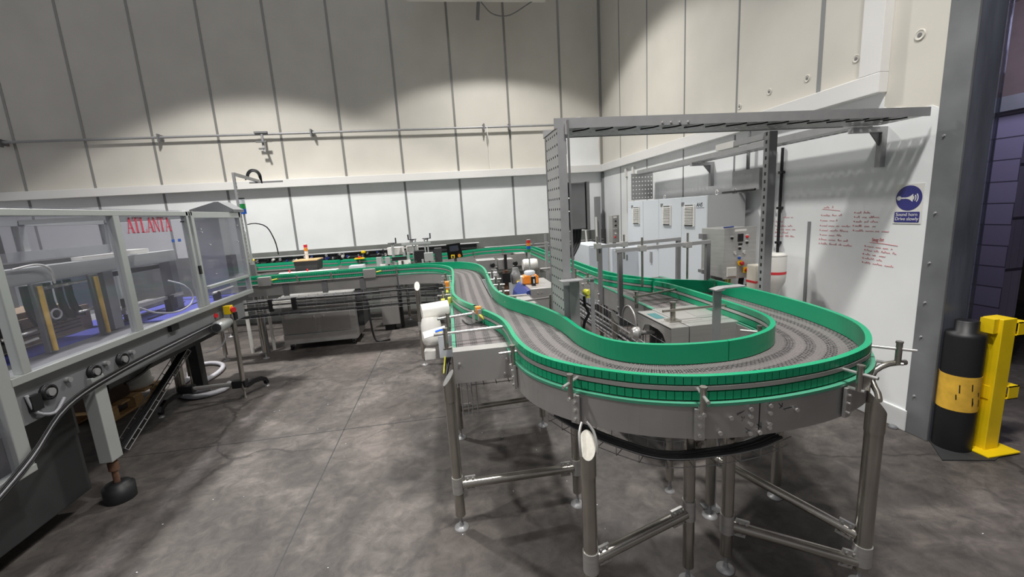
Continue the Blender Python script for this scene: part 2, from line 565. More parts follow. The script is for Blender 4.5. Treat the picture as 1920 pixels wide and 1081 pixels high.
def thing(name, label, cat, loc=(0, 0, 0), group=None):
    o = bpy.data.objects.new(name, None)
    o.empty_display_size = 0.1
    o.location = loc
    COL.objects.link(o)
    o['label'] = label; o['category'] = cat
    if group:
        o['group'] = group
    return o


def tag(o, label, cat, group=None):
    o['label'] = label; o['category'] = cat
    if group:
        o['group'] = group
    return o


def struct(o):
    o['kind'] = 'structure'
    return o


def copy_tree(o, parent=None):
    c = o.copy(); COL.objects.link(c)
    if parent is not None:
        c.parent = parent
    for ch in list(o.children):
        copy_tree(ch, c)
    return c


def text(body, name, m, loc, rot, size, parent=None, ext=0.0004, align='LEFT', shear=0.0, sx=1.0):
    cu = bpy.data.curves.new(name, 'FONT')
    cu.body = body; cu.size = size; cu.extrude = ext; cu.align_x = align; cu.shear = shear
    cu.materials.append(m)
    o = bpy.data.objects.new(name, cu)
    COL.objects.link(o)
    bpy.context.view_layer.update()
    me = bpy.data.meshes.new_from_object(o.evaluated_get(bpy.context.evaluated_depsgraph_get()))
    bpy.data.objects.remove(o)
    o = bpy.data.objects.new(name, me)
    o.location = loc; o.rotation_euler = [math.radians(a) for a in rot]; o.scale = (sx, 1, 1)
    COL.objects.link(o)
    if parent is not None:
        o.parent = parent
        if parent.parent is None and parent.type == 'EMPTY':
            o.location = Vector(loc) - parent.location
    return o
# ------------------------------------------------------------------ the setting
WX, WY = 3.28, 8.65            # inner faces of the right wall and of the back wall
struct(MB().box(-9, 12, -7, 11, -0.1, 0).build('floor', FLOOR))
struct(MB().box(-9, WX + 0.18, WY, WY + 0.2, 0, 6.6).build('wall_back', CREAM))
struct(MB().box(WX, WX + 0.18, 2.44, WY, 0, 6.6).build('wall_right', CREAM))
struct(MB().box(WX, WX + 0.18, -6.5, 2.44, 3.35, 6.6).box(WX + 0.18, 9.0, -6.5, 9.0, 3.35, 3.45).build('wall_lintel_blocker', BROWN_WALL))  # unseen lintel and outer ceiling, added to block lamp light beyond the opening
# white dado cladding below the ledge
struct(MB().box(-9, WX, WY - 0.006, WY, 1.33, 2.52).build('trim_1', WHITE_WALL))
struct(MB().box(WX - 0.004, WX, 2.87, WY - 0.006, 0.16, 2.52).prism([(2.475, 0.16), (2.87, 0.16), (2.87, 2.40), (2.82, 2.37), (2.78, 2.375), (2.72, 2.36), (2.66, 2.335), (2.6, 2.33), (2.54, 2.335), (2.5, 2.31), (2.475, 2.31)], (WX - 0.004, 0, 0), (0, 1, 0), (0, 0, 1), (1, 0, 0), 0.004).build('trim_2', WHITE_WALL))
struct(MB().box(-9, WX, WY - 0.09, WY, 0, 1.33).build('baseboard_back', KERB))
struct(MB().box(WX - 0.02, WX, 2.475, WY, 0, 0.165).build('baseboard_right', WHITE_WALL, bevel=0.006))
# the white ledge round the room, turning up the right wall at its near end
struct(MB().box(-9, WX, WY - 0.15, WY, 2.5, 2.64).build('trim_3', LEDGE, bevel=0.004))
lg = MB().box(WX - 0.08, WX, 2.855, WY - 0.15, 2.5, 2.64).box(WX - 0.08, WX, 2.855, 3.02, 2.64, 6.6)
struct(lg.build('trim_4', LEDGE, bevel=0.004))
# metal joints of the insulated panels, 1.06 m apart
j = MB(); jl = MB()
for k in range(12):
    x = 2.437 - 1.0595 * k
    j.box(x - 0.02, x + 0.02, WY - 0.006, WY + 0.01, 2.64, 6.5)
    if k > 2 or k == 0:
        jl.box(x - 0.02, x + 0.02, WY - 0.011, WY - 0.002, 1.33, 2.5)
    else:
        jl.box(x - 0.02, x + 0.02, WY - 0.011, WY - 0.002, 1.33, 2.5)
j.box(WX - 0.05, WX - 0.0, WY - 0.012, WY, 2.64, 6.5)
struct(j.build('trim_5', JOINT)); struct(jl.build('trim_6', JOINT_DULL))
j = MB()
for y in (7.733, 6.67, 5.59, 4.53, 3.46):
    w = 0.012 if y > 4 else 0.02
    j.box(WX - 0.004, WX + 0.01, y - w, y + w, 2.64, 6.5)
struct(j.build('trim_7', JOINT_DULL))
j = MB()
for y in (7.733, 6.67, 5.59, 4.53):
    j.box(WX - 0.008, WX - 0.001, y - 0.012, y + 0.012, 0.17, 2.5)
j.box(WX - 0.010, WX - 0.001, 3.445, 3.475, 0.17, 1.55)
struct(j.build('trim_8', JOINT_DULL))
# corner tube where the two walls meet
struct(MB().box(WX - 0.05, WX, WY - 0.06, WY, 1.0, 2.5).build('trim_9', JOINT_DULL))
# steel corner protector at the end of the right wall, and the end face of the wall
col = MB().box(WX - 0.012, WX + 0.01, 2.33, 2.49, 0, 6.6)
struct(col.build('trim_10', STONE, bevel=0.004))
struct(MB().box(WX, WX + 0.2, 2.334, 2.445, 0, 6.6).build('trim_11', BLUE_STEEL))
bolt = MB()
for z in (0.3, 0.75, 1.0, 1.28, 1.62, 2.12, 2.95):
    bolt.cyl((WX - 0.012, 2.44, z), (WX - 0.022, 2.44, z), 0.009, 0.006, 10)
struct(bolt.build('trim_12', GALV))
# saw cuts in the slab
fj = MB()
for k, (x, y0, y1) in enumerate(((-1.055, -3, 8.5), (-5.0, -3, 8.5))):
    fj.box(x - 0.004, x + 0.004, y0, y1, 0.0002, 0.0012)
for y in (3.665, -0.5):
    fj.box(-8, 3.2, y - 0.004, y + 0.004, 0.0002, 0.0012)
struct(fj.build('trim_13', DARK))
# the darker room through the opening on the right
b = MB(); b.sheet((5.2, 3.24, 0), (0, 6, 0), (0, 0, 2.43)); b.box(5.2005, 5.4, 3.24, 9.2, 0, 2.43)
struct(b.build('wall_outer', BLOCK))
struct(MB().box(5.1, 5.4, 3.0, 9.2, 2.43, 2.56).build('trim_14', STONE))
struct(MB().box(5.12, 5.4, 1.5, 9.2, 2.56, 3.36).box(8.6, 8.8, -6, 9, 0, 3.4).build('wall_outer_upper', BROWN_WALL))
pv = MB()
pp = smooth([(3.39, 2.27), (3.43, 2.285), (3.47, 2.30), (3.50, 2.325)], 0.02)
pv.sweep(pp, [(-0.002, 0.55), (0.002, 0.55), (0.002, 3.3), (-0.002, 3.3)])
tag(pv.build('strip_curtain', PVC), 'smoky clear plastic strip hanging down the door jamb at the dark opening', 'curtain')
wp = MB().box(3.775, 3.79, 2.63, 2.64, 0, 1.1).prism([(0, 0.28), (0.105, 0.28), (0.108, 0.15), (0.098, 0.04), (0.085, 0), (0.0, 0.03)], (3.73, 2.62, 1.07), (1, 0, 0), (0, 0, 1), (0, 1, 0), 0.008)  # white sheet imitates a reflection in the strip, on an added thin post
tag(wp.build('reflection_sheet', WHITE), 'small white sheet with a curved lower edge imitating a reflection in the dark doorway', 'panel')

# round wall anchors along the right wall
first = None
for k, (y, z) in enumerate(((2.663, 2.813), (3.122, 2.817), (3.584, 2.809), (4.038, 2.819), (4.475, 2.785))):
    r = 0.036 if y < 2.9 else 0.03
    o = thing('wall_anchor', ['round capped wall anchor nearest the door jamb, right of the white upright', 'round capped wall anchor just left of the white upright strip',
              'third round wall anchor from the door jamb', 'fourth round wall anchor from the door jamb', 'farthest round wall anchor, partly above the cable tray'][k], 'wall anchor', (WX, y, z), 'wall anchors on the right wall')
    a = MB().lathe((WX, y, z), [(r, 0), (r, 0.006), (r * 0.86, 0.009), (r * 0.74, 0.005), (r * 0.4, 0.005)], (-1, 0, 0), 24).build('cover_ring', CREAM, o)
    MB().cyl((WX - 0.004, y, z), (WX - 0.009, y, z), r * 0.42, r * 0.36, 14).build('bolt_head', GALV_DARK, o)

# pipe along the back wall with its clips
pipe = thing('wall_pipe', 'long grey service pipe running across the back wall above the ledge', 'pipe', (-2.5, 8.55, 3.44))
MB().cyl((-9, 8.55, 3.452), (3.2, 8.55, 3.435), 0.021, n=12).build('pipe_run', GALV, pipe)
for x in (-7.2, -4.82, -2.3, 0.86, 1.36):
    MB().box(x - 0.02, x + 0.02, 8.525, WY, 3.40, 3.49).box(x - 0.012, x + 0.012, 8.5, 8.56, 3.37, 3.50).build('pipe_clip', GALV_DARK, pipe)
tap = thing('pipe_valve', 'small metal drop valve hanging from the wall pipe above the cable mast', 'valve', (-3.14, 8.5, 3.4))
MB().cyl((-3.14, 8.53, 3.44), (-3.14, 8.53, 3.24), 0.022, n=10).cyl((-3.14, 8.53, 3.26), (-3.1, 8.46, 3.12), 0.018, n=10).build('drop_pipe', GALV, tap)
MB().box(-3.26, -3.04, 8.5, 8.54, 3.455, 3.485).build('pipe_clamp', GALV_DARK, tap)
MB().box(-3.24, -3.06, 8.46, 8.50, 3.29, 3.315).box(-3.2, -3.11, 8.45, 8.49, 3.17, 3.195).build('tap_lever', GALV_DARK, tap)
dp = MB().tube(smooth([(0.92, 8.53, 3.43), (0.92, 8.52, 3.3), (0.935, 8.56, 3.2), (0.935, 8.62, 3.1), (0.935, 8.62, 2.66)], 0.03), 0.010, 8)
tag(dp.build('drop_cable', WHITE), 'thin white cable dropping from the wall pipe to the ledge', 'cable')

# the white unit under the roof
cu = thing('cooling_unit', 'white rectangular unit hanging high on the back wall at the top of the view', 'cooling unit', (0.85, 7.6, 5.37))
MB().box(-0.345, 2.04, 7.1, 8.0, 5.37, 6.2).build('casing', WHITE, cu, bevel=0.03)
MB().cyl((0.86, 7.98, 5.4), (0.83, 8.05, 5.12), 0.03, n=12).build('drain_pipe', GALV_DARK, cu)
MB().tube(smooth([(0.9, 7.95, 5.36), (1.1, 8.05, 5.22), (1.4, 8.05, 5.2), (1.8, 7.95, 5.38)], 0.05), 0.01, 6).build('drain_cable', GALV_DARK, cu)

# mandatory sign on the right wall
SX = WX - 0.005
sg = thing('safety_sign', 'blue and white mandatory sign with a horn symbol on the white side wall', 'sign', (SX, 2.62, 1.68))


def wallpoly(poly, depth, x=SX):      # poly in (distance to the right, height) seen from the room
    return MB().prism(poly, (x, 0, 0), (0, -1, 0), (0, 0, 1), (-1, 0, 0), depth)


def disc(cx, cz, r, n=40, a0=0, a1=2 * math.pi):
    return [(cx + r * math.cos(a0 + (a1 - a0) * i / n), cz + r * math.sin(a0 + (a1 - a0) * i / n)) for i in range(n)]


wallpoly([(-2.72, 1.545), (-2.53, 1.545), (-2.53, 1.825), (-2.72, 1.825)], 0.003).build('backing_plate', WHITE, sg)
wallpoly(disc(-2.622, 1.727, 0.088), 0.0045).build('blue_disc', NAVY, sg)
hb = wallpoly(disc(-2.688, 1.727, 0.0155, 20), 0.006)
v = [(-2.674, 1.732), (-2.64, 1.731), (-2.622, 1.735), (-2.607, 1.743), (-2.597, 1.753), (-2.5935, 1.753), (-2.5935, 1.701), (-2.597, 1.701), (-2.607, 1.711), (-2.622, 1.719), (-2.64, 1.723), (-2.674, 1.722)]
hv = wallpoly(v, 0.006); hb._add(hv.v, hv.f)
for r0, a in ((0.022, 0.62), (0.036, 0.62), (0.050, 0.62)):
    c = (-2.607, 1.727)
    po = [(c[0] + r0 * math.cos(t), c[1] + r0 * math.sin(t)) for t in [(-a + 2 * a * i / 12) for i in range(13)]]
    pi_ = [(c[0] + (r0 - 0.006) * math.cos(t), c[1] + (r0 - 0.006) * math.sin(t)) for t in [(a - 2 * a * i / 12) for i in range(13)]]
    w = wallpoly(po + pi_, 0.006); hb._add(w.v, w.f)
hb.build('horn_symbol', WHITE, sg)
wallpoly([(-2.71, 1.56), (-2.705, 1.555), (-2.545, 1.555), (-2.54, 1.56), (-2.54, 1.625), (-2.545, 1.63), (-2.705, 1.63), (-2.71, 1.625)], 0.0045).build('caption_panel', NAVY, sg)
text('Sound horn', 'caption', WHITE, (SX - 0.005, 2.70, 1.6), (90, 0, -90), 0.0335, sg, 0.0006, sx=0.93)
text('Drive slowly', 'caption', WHITE, (SX - 0.005, 2.703, 1.569), (90, 0, -90), 0.0335, sg, 0.0006, sx=0.93)

# hand-written lists in red marker on the right wall
HX = SX - 0.0006


def scrawl(mb, y, z, length, h, rnd, drop=0.0, weight=0.0012):
    """a line of quick handwriting running to the right (towards smaller y)"""
    x = 0.0
    while x < length - 0.01:
        w = min(rnd.uniform(0.03, 0.085), length - x)
        pts = []; t = 0.0
        while t < w:
            up = h * (rnd.choice((0.45, 0.45, 0.5, 1.0)) if len(pts) % 2 else rnd.choice((0.0, 0.0, -0.08, 0.12)))
            pts.append((HX, y - (x + t), z + up + drop * (x + t)))
            t += rnd.uniform(0.005, 0.009)
        if len(pts) > 2:
            mb.tube(smooth(pts, 0.0035), weight, 4)
        x += w + rnd.uniform(0.012, 0.02)
    return mb


def note(name_label, lines, seed, drop=0.0, h=0.017):
    rnd = random.Random(seed)
    mb = MB()
    for y, z, ln, dot in lines:
        if dot:
            mb.box(HX - 0.001, HX, y + 0.012, y + 0.02, z + 0.003, z + 0.012)
        scrawl(mb, y, z, ln, h, rnd, drop)
    return tag(mb.build('wall_writing', INK), name_label, 'writing', 'red marker lists on the right wall')


n1 = note('red handwritten list left of the grey wall joint, behind the slotted post', [(3.93, 1.535, 0.16, 0), (3.87, 1.495, 0.22, 0), (3.86, 1.462, 0.26, 0), (3.87, 1.43, 0.18, 0), (3.87, 1.395, 0.25, 0), (3.77, 1.58, 0.12, 0)], 3, 0.02)
n2 = note('long red handwritten list just right of the grey wall joint', [(3.32, 1.667, 0.1, 0), (3.32, 1.60, 0.2, 1), (3.325, 1.555, 0.15, 1), (3.325, 1.51, 0.27, 1), (3.325, 1.47, 0.26, 1), (3.32, 1.43, 0.2, 1), (3.325, 1.39, 0.26, 1), (3.325, 1.352, 0.32, 1)], 5)
n3 = note('red handwritten list of five lines left of the blue sign', [(3.01, 1.62, 0.13, 1), (3.01, 1.585, 0.21, 1), (3.01, 1.55, 0.21, 1), (3.015, 1.515, 0.17, 1), (3.01, 1.478, 0.27, 1)], 8)
n4 = note('lowest red handwritten list, below the blue sign, with a heading underlined', [(2.90, 1.358, 0.2, 1), (2.90, 1.327, 0.23, 1), (2.91, 1.295, 0.16, 1), (2.91, 1.262, 0.17, 1), (2.91, 1.228, 0.24, 1)], 11, -0.045, 0.015)
for o, t, y, z, ln in ((n4, 'Snag list', 2.868, 1.405, 0.17), (n2, 'CE Snag', 3.32, 1.667, 0.13)):
    if o is n4:
        text(t, 'heading', INK, (HX, y, z), (90, -3, -90), 0.036, o, 0.0004, shear=0.25, sx=0.8)
    MB().tube([(HX, y + 0.015, z - 0.009), (HX, y - ln * 0.5, z - 0.013), (HX, y - ln - 0.03, z - 0.024)], 0.0014, 4).build('underline', INK, o)

pp_ = [(2.47, 2.645), (3.22, 2.645), (3.2, 3.0), (3.22, 3.42), (3.16, 3.5), (3.1, 3.57), (3.04, 3.5), (2.98, 3.58), (2.9, 3.53), (2.82, 3.6), (2.7, 3.58), (2.6, 3.5), (2.52, 3.44), (2.47, 3.42)]
struct(MB().prism(pp_, (0, WY - 0.001, 0), (1, 0, 0), (0, 0, 1), (0, 1, 0), 0.002).build('trim_15', WHITE_WALL))
# ------------------------------------------------------------------ conveyors
ZB, ZT = 1.05, 1.15            # belt surface, top of the green guides

RO1 = smooth([(-2.9, 6.09), (-2.0, 6.10), (-1.2, 6.10), (-0.65, 6.09), (-0.32, 6.02), (-0.12, 5.82), (0.0, 5.5), (0.03, 5.1), (0.025, 4.4), (0.012, 3.85), (0.018, 3.55), (0.045, 3.38), (0.09, 3.2), (0.165, 3.0)])
RO2 = smooth([(0.155, 3.03), (0.20, 2.89), (0.25, 2.75), (0.288, 2.62), (0.31, 2.48), (0.316, 2.33), (0.316, 2.18), (0.324, 2.05), (0.35, 1.9), (0.41, 1.766), (0.5, 1.65), (0.6, 1.562), (0.70, 1.49), (0.893, 1.411), (1.112, 1.381), (1.304, 1.388),
               (1.48, 1.415), (1.647, 1.47), (1.76, 1.53), (1.9, 1.665), (1.995, 1.81), (2.06, 2.0), (2.1, 2.22), (2.12, 2.49), (2.125, 2.82), (2.125, 3.22)])
RI1 = smooth([(-2.9, 6.2), (-2.0, 6.21), (-0.6, 6.24), (-0.25, 6.2), (-0.03, 6.12), (0.17, 5.98), (0.31, 5.7), (0.37, 5.37), (0.385, 5.0), (0.37, 4.49), (0.352, 3.94), (0.358, 3.55), (0.40, 3.28), (0.47, 3.08), (0.56, 2.85), (0.62, 2.62),
               (0.650, 2.42), (0.658, 2.2), (0.688, 2.05), (0.74, 1.92), (0.84, 1.82), (0.98, 1.755), (1.12, 1.728), (1.245, 1.722)])
RI2 = smooth([(1.25, 1.722), (1.35, 1.735), (1.45, 1.77), (1.55, 1.82), (1.63, 1.885), (1.69, 1.97), (1.735, 2.1), (1.755, 2.3), (1.762, 2.62), (1.762, 3.0), (1.752, 3.2), (1.713, 3.33)])
RI3 = smooth([(1.70, 3.36), (1.63, 3.48), (1.54, 3.66), (1.475, 3.85), (1.455, 4.03), (1.45, 4.5), (1.455, 5.3), (1.45, 6.2), (1.455, 7.0), (1.45, 7.45), (1.38, 7.75), (1.2, 7.93), (0.95, 7.98), (0.6, 7.95), (0.3, 7.75), (0.05, 7.6), (-0.3, 7.6), (-1.0, 7.72), (-1.9, 7.8)])
RB = smooth([(2.10, 3.12), (1.95, 3.26), (1.78, 3.42), (1.66, 3.66), (1.575, 3.92), (1.54, 4.2), (1.535, 4.6), (1.54, 5.3), (1.535, 6.2), (1.54, 7.05), (1.54, 7.55), (1.45, 7.88), (1.25, 8.05), (0.95, 8.09), (0.5, 8.05), (0.2, 7.85), (-0.1, 7.72), (-1.0, 7.83), (-1.9, 7.92)])
RI1, RI2, RI3, RB, RO1, RO2 = [relax(p, 2) for p in (RI1, RI2, RI3, RB, RO1, RO2)]


def part_of(path, a, b):
    n = len(path)
    return path[int(a * n):max(int(a * n) + 2, int(b * n))]


def guide_rail(path, parent, out, blocks=False, z0=ZB + 0.004, channel=True):
    """green plastic guide: inner sheet, two outer bands and a steel channel between them. out = +1 when its back is to the left"""
    t = 0.024 * out
    i = 0.010 * out
    zm0, zm1 = ZB + 0.037, ZB + 0.066
    mb = MB()
    if blocks:
        mb.sweep(path, [(0, z0), (0, ZT), (i, ZT), (i, z0)], smooth=False)
        d = 0.0; q = [path[0]]
        for k in range(1, len(path)):
            q.append(path[k])
        # resample to the pitch of the notches
        acc = [path[0]]; pitch = 0.030; carry = 0.0
        for k in range(1, len(path)):
            a, b = path[k - 1], path[k]; l = math.dist(a, b); s = pitch - carry
            while s <= l:
                acc.append((a[0] + (b[0] - a[0]) * s / l, a[1] + (b[1] - a[1]) * s / l)); s += pitch
            carry = (carry + l) % pitch
        mb.sweep(path, [(i, ZT - 0.005), (i, ZT), (t, ZT), (t, ZT - 0.005)])
        N = normals(acc)
        for k in range(len(acc) - 1):
            a, b = acc[k], acc[k + 1]
            gx, gy = (b[0] - a[0]) * 0.045, (b[1] - a[1]) * 0.045
            a2 = (a[0] + gx, a[1] + gy); b2 = (b[0] - gx, b[1] - gy)
            for lo, hi in ((zm1, ZT - 0.004), (z0, zm0)):
                p = [(a2[0] + N[k][0] * i, a2[1] + N[k][1] * i), (b2[0] + N[k + 1][0] * i, b2[1] + N[k + 1][1] * i),
                     (b2[0] + N[k + 1][0] * t, b2[1] + N[k + 1][1] * t), (a2[0] + N[k][0] * t, a2[1] + N[k][1] * t)]
                mb.prism(p, (0, 0, lo), (1, 0, 0), (0, 1, 0), (0, 0, 1), hi - lo)
    else:
        mb.sweep(path, [(0, z0), (0, ZT), (t, ZT), (t, zm1), (i, zm1), (i, zm0), (t, zm0), (t, z0)])
    g = mb.build('guide_rail', GREEN, parent)
    if channel:
        MB().sweep(path, [(i, zm0 + 0.006), (i, zm1 - 0.006), (t * 1.06, zm1 - 0.006), (t * 1.06, zm0 + 0.006)]).build('rail_channel', STEEL, g, label='thin steel channel between the green bands')
    return g


def side_plate(path, parent, out, d=0.03, z0=0.90, z1=1.036, name='side_plate'):
    p = shift(path, d * out)
    return MB().sweep(p, [(0, z0), (0, z1), (0.004 * out, z1), (0.004 * out, z0)]).build(name, STEEL_PLATE, parent)


def wear_strip(path, parent, out, d=0.006, w=0.036):
    return MB().sweep(shift(path, 0), [(d * out, ZB - 0.014), (d * out, ZB - 0.002), ((d + w) * out, ZB - 0.002), ((d + w) * out, ZB - 0.014)]).build('wear_strip', MINT, parent)


def belt(path, w, parent, z=ZB):
    return MB().sweep(path, [(-w / 2, z), (w / 2, z)], closed=False).build('belt', BELT, parent)


def between(a, b, n=260):
    """centre line and half width between two guides is handled by lofting them"""
    def res(p):
        L = [0]
        for k in range(1, len(p)):
            L.append(L[-1] + math.dist(p[k], p[k - 1]))
        out = []; j = 0
        for k in range(n):
            s = L[-1] * k / (n - 1)
            while j < len(p) - 2 and L[j + 1] < s:
                j += 1
            f = (s - L[j]) / max(1e-9, L[j + 1] - L[j])
            out.append((p[j][0] + (p[j + 1][0] - p[j][0]) * f, p[j][1] + (p[j + 1][1] - p[j][1]) * f))
        return out
    return res(a), res(b)


def rail_bracket(parent, x, y, nx, ny, post=0.085, z=ZB + 0.05, rod=0.15, rodin=0.0, strap=True, foot=True, r=0.012):
    """clamp post standing off the side plate, cross rod to the guide, foot rod and bolted strap. (nx, ny) points outward"""
    px, py = x + nx * post, y + ny * post
    mb = MB()
    mb.cyl((px, py, ZB - 0.02), (px, py, ZB + 0.078), r, n=12)
    mb.cyl((px, py, ZB + 0.078), (px, py, ZB + 0.086), r * 1.25, n=6)
    b = mb.build('rail_bracket', TUBE, parent)
    MB().cyl((x - nx * rodin, y - ny * rodin, z), (x + nx * (post + rod * 0.45), y + ny * (post + rod * 0.45), z), 0.0068, n=8).build('cross_rod', CHROME, b)
    if foot:
        MB().tube([(px + nx * 0.02, py + ny * 0.02, ZB - 0.018), (px - nx * (post - 0.05), py - ny * (post - 0.05), ZB - 0.018), (px - nx * (post - 0.04), py - ny * (post - 0.04), ZB - 0.045)], 0.007, 8).build('foot_rod', CHROME, b)
    if strap:
        tx, ty = -ny, nx
        c = (x + nx * 0.042, y + ny * 0.042)
        s = MB().prism([(-0.018, 0.905), (0.018, 0.905), (0.018, 1.03), (-0.018, 1.03)], (c[0], c[1], 0), (tx, ty, 0), (0, 0, 1), (nx, ny, 0), 0.012).build('strap', STEEL, b)
        h = MB()
        for zz in (0.925, 0.965, 1.0):
            h.cyl((c[0] + nx * 0.012, c[1] + ny * 0.012, zz), (c[0] + nx * 0.02, c[1] + ny * 0.02, zz), 0.007, n=6)
        h.build('bolt_row', CHROME, b)
    return b


def leg(parent, x, y, ztop, r=0.03, cut=None, collar=None, foot=True, zlow=0.085, foot_r=0.042, cap=None):
    mb = MB()
    if cut:
        mb.cutcyl(x, y, zlow, ztop, r, cut[0], cut[1], cut[2])
        mb.cutcyl(x, y, ztop - 0.13, ztop + 0.002, r + 0.003, cut[0], cut[1], cut[2])
    else:
        mb.cyl((x, y, zlow), (x, y, ztop), r, n=18)
    l = mb.build('leg', TUBE, parent)
    if cut:
        n = 24
        rr = r + 0.002
        c = [(math.cos(2 * math.pi * i / n), math.sin(2 * math.pi * i / n)) for i in range(n)]
        ln = math.hypot(cut[0], cut[1]); dx, dy = cut[0] / ln, cut[1] / ln
        k = MB()
        lo = [(x + rr * a, y + rr * b, ztop + cut[2] * (a * dx + b * dy) + 0.001) for a, b in c]
        hi = [(x + rr * a, y + rr * b, ztop + cut[2] * (a * dx + b * dy) + 0.004) for a, b in c]
        k._add(lo + hi, [tuple(range(n))[::-1], tuple(range(n, 2 * n))] + [(i, (i + 1) % n, n + (i + 1) % n, n + i) for i in range(n)])
        k.build('end_cap', cap or STEEL, l)
    if collar is not None:
        MB().lathe((x, y, collar), [(r + 0.0035, -0.05), (r + 0.0035, 0.05)], n=20).build('clamp_collar', STEEL, l)
    if foot:
        MB().cyl((x, y, 0.055), (x, y, zlow + 0.02), r * 0.82, n=16).build('sleeve', TUBE, l) if zlow > 0.2 else None
        f = MB().cyl((x, y, 0.012), (x, y, zlow + 0.01), 0.0085, n=10)
        f.lathe((x, y, 0), [(foot_r, 0.0), (foot_r, 0.006), (foot_r * 0.4, 0.012), (0.011, 0.02), (0.012, 0.036), (0.009, 0.04)], n=18)
        f.build('levelling_foot', GALV, l)
    return l


def cross_bar(parent, a, b, r=0.026, flange=True):
    A, B = Vector(a), Vector(b); d = (B - A).normalized()
    k = MB().cyl(A, B, r, n=16).build('cross_bar', TUBE, parent)
    if flange:
        up = Vector((0, 0, 1)); s = d.cross(up).normalized(); u = s.cross(d)
        for P, sg_ in ((A + d * 0.045, 1), (B - d * 0.045, -1)):
            for sd in (1, -1):
                m = MB().bar(P - d * 0.03 + u * sd * (r + 0.006), P + d * 0.03 + u * sd * (r + 0.006), 0.012, 0.026, u)
                for e in (-0.014, 0.016):
                    m.cyl(P + d * e + u * sd * (r + 0.006) - s * 0.013, P + d * e + u * sd * (r + 0.006) + s * 0.013, 0.007, n=6)
                m.build('clamp_lug', STEEL, k)
    return k


# ---- the loop conveyor in front
loop = thing('loop_conveyor', 'curved stainless steel conveyor with green guides looping round an open middle near the doorway', 'conveyor', (1.2, 2.0, 0))
outer2 = RO2
belt_path = smooth([(0.495, 3.75), (0.49, 3.2), (0.475, 2.6), (0.482, 2.25), (0.53, 1.98), (0.64, 1.76), (0.82, 1.62), (1.02, 1.562), (1.24, 1.556), (1.45, 1.595), (1.66, 1.69), (1.82, 1.85), (1.91, 2.08), (1.94, 2.4), (1.945, 3.0), (1.945, 4.05)])
belt(belt_path, 0.385, loop)
guide_rail(part_of(RO2, 0, 0.62), loop, -1, blocks=True)
guide_rail(part_of(RO2, 0.618, 1.0), loop, -1)
gr = guide_rail(part_of(RI1, 0.585, 1.0), loop, 1)
guide_rail(RI2, loop, 1)
ro_low = [p for p in RO2 if p[1] < 2.45 and not (p[0] < 0.45 and p[1] > 2.3)]
ro_pl = ro_low + [(2.125, 2.6), (2.13, 3.0), (2.13, 4.1)]
side_plate(ro_pl, loop, -1)
wear_strip(ro_pl, loop, -1)
ri_pl = smooth([(0.66, 3.75), (0.655, 3.0), (0.655, 2.6), (0.66, 2.4), (0.675, 2.2), (0.71, 2.06), (0.76, 1.95), (0.86, 1.85), (1.0, 1.78), (1.12, 1.757), (1.25, 1.752), (1.35, 1.765), (1.44, 1.795), (1.53, 1.85), (1.6, 1.91), (1.66, 1.99), (1.705, 2.11), (1.725, 2.3), (1.74, 2.7), (1.745, 4.05)])
side_plate(ri_pl, loop, 1, d=0.004)
wear_strip(ri_pl, loop, -1, d=-0.004, w=0.02)
MB().box(0.345, 0.665, 3.72, 3.76, 0.93, 1.055).build('end_plate', STEEL_PLATE, loop)
MB().sweep([p for p in belt_path if p[1] < 4.0], [(-0.18, 0.9), (0.18, 0.9), (0.18, 0.905), (-0.18, 0.905)]).build('return_tray', STEEL_PLATE, loop)
# joint of the outer plate and its bolts
NO = normals(RO2)


def on_outer(x):
    """point of the outer plate nearest to this x on the front arc, with the outward normal"""
    k = min((i for i, p in enumerate(RO2) if p[1] < 1.95), key=lambda i: abs(RO2[i][0] - x))
    return RO2[k][0], RO2[k][1], -NO[k][0], -NO[k][1]


bm_ = MB(); ar = MB()
for x, zz in ((1.0, 0.985), (1.075, 1.015), (1.075, 0.985), (1.075, 0.955), (1.135, 1.02), (1.135, 0.99), (1.26, 0.985), (1.17, 0.93), (1.17, 0.945), (0.98, 0.925), (1.09, 0.915), (1.12, 0.915)):
    px, py, nx, ny = on_outer(x)
    bm_.cyl((px + nx * 0.03, py + ny * 0.03, zz), (px + nx * 0.046, py + ny * 0.046, zz), 0.0085, n=8)
bm_.build('plate_bolts', CHROME, loop)
px, py, nx, ny = on_outer(1.105)
MB().cyl((px + nx * 0.0345, py + ny * 0.0345, 0.9), (px + nx * 0.0345, py + ny * 0.0345, 1.036), 0.002, n=6).build('plate_joint', BLACK, loop)
mk = MB()
rnd = random.Random(4)
for x, zz in ((1.03, 1.0), (1.05, 0.975), (1.2, 1.01), (1.22, 1.0), (1.06, 0.93), (1.12, 0.94)):
    px, py, nx, ny = on_outer(x); tx, ty = -ny, nx
    pts = [(px + nx * 0.035 + tx * rnd.uniform(-0.02, 0.02), py + ny * 0.035 + ty * rnd.uniform(-0.02, 0.02), zz + rnd.uniform(-0.014, 0.014)) for _ in range(5)]
    mk.tube(pts, 0.001, 4)
mk.build('marker_scribble', BLACK, loop)
for x in (0.505, 0.905, 1.53):
    px, py, nx, ny = on_outer(x)
    rail_bracket(loop, px, py, nx, ny, rod=0.13)
k = min(range(len(RO2)), key=lambda i: math.dist(RO2[i], (1.85, 1.62)))
rail_bracket(loop, RO2[k][0], RO2[k][1], -NO[k][0], -NO[k][1], post=0.12, rod=0.13, strap=False)
k = min(range(len(RO2)), key=lambda i: math.dist(RO2[i], (0.316, 2.06)))
rail_bracket(loop, RO2[k][0], RO2[k][1], -NO[k][0], -NO[k][1], post=0.05, rod=0.16)
NI = normals(RI2)
k = min(range(len(RI2)), key=lambda i: math.dist(RI2[i], (1.62, 1.88)))
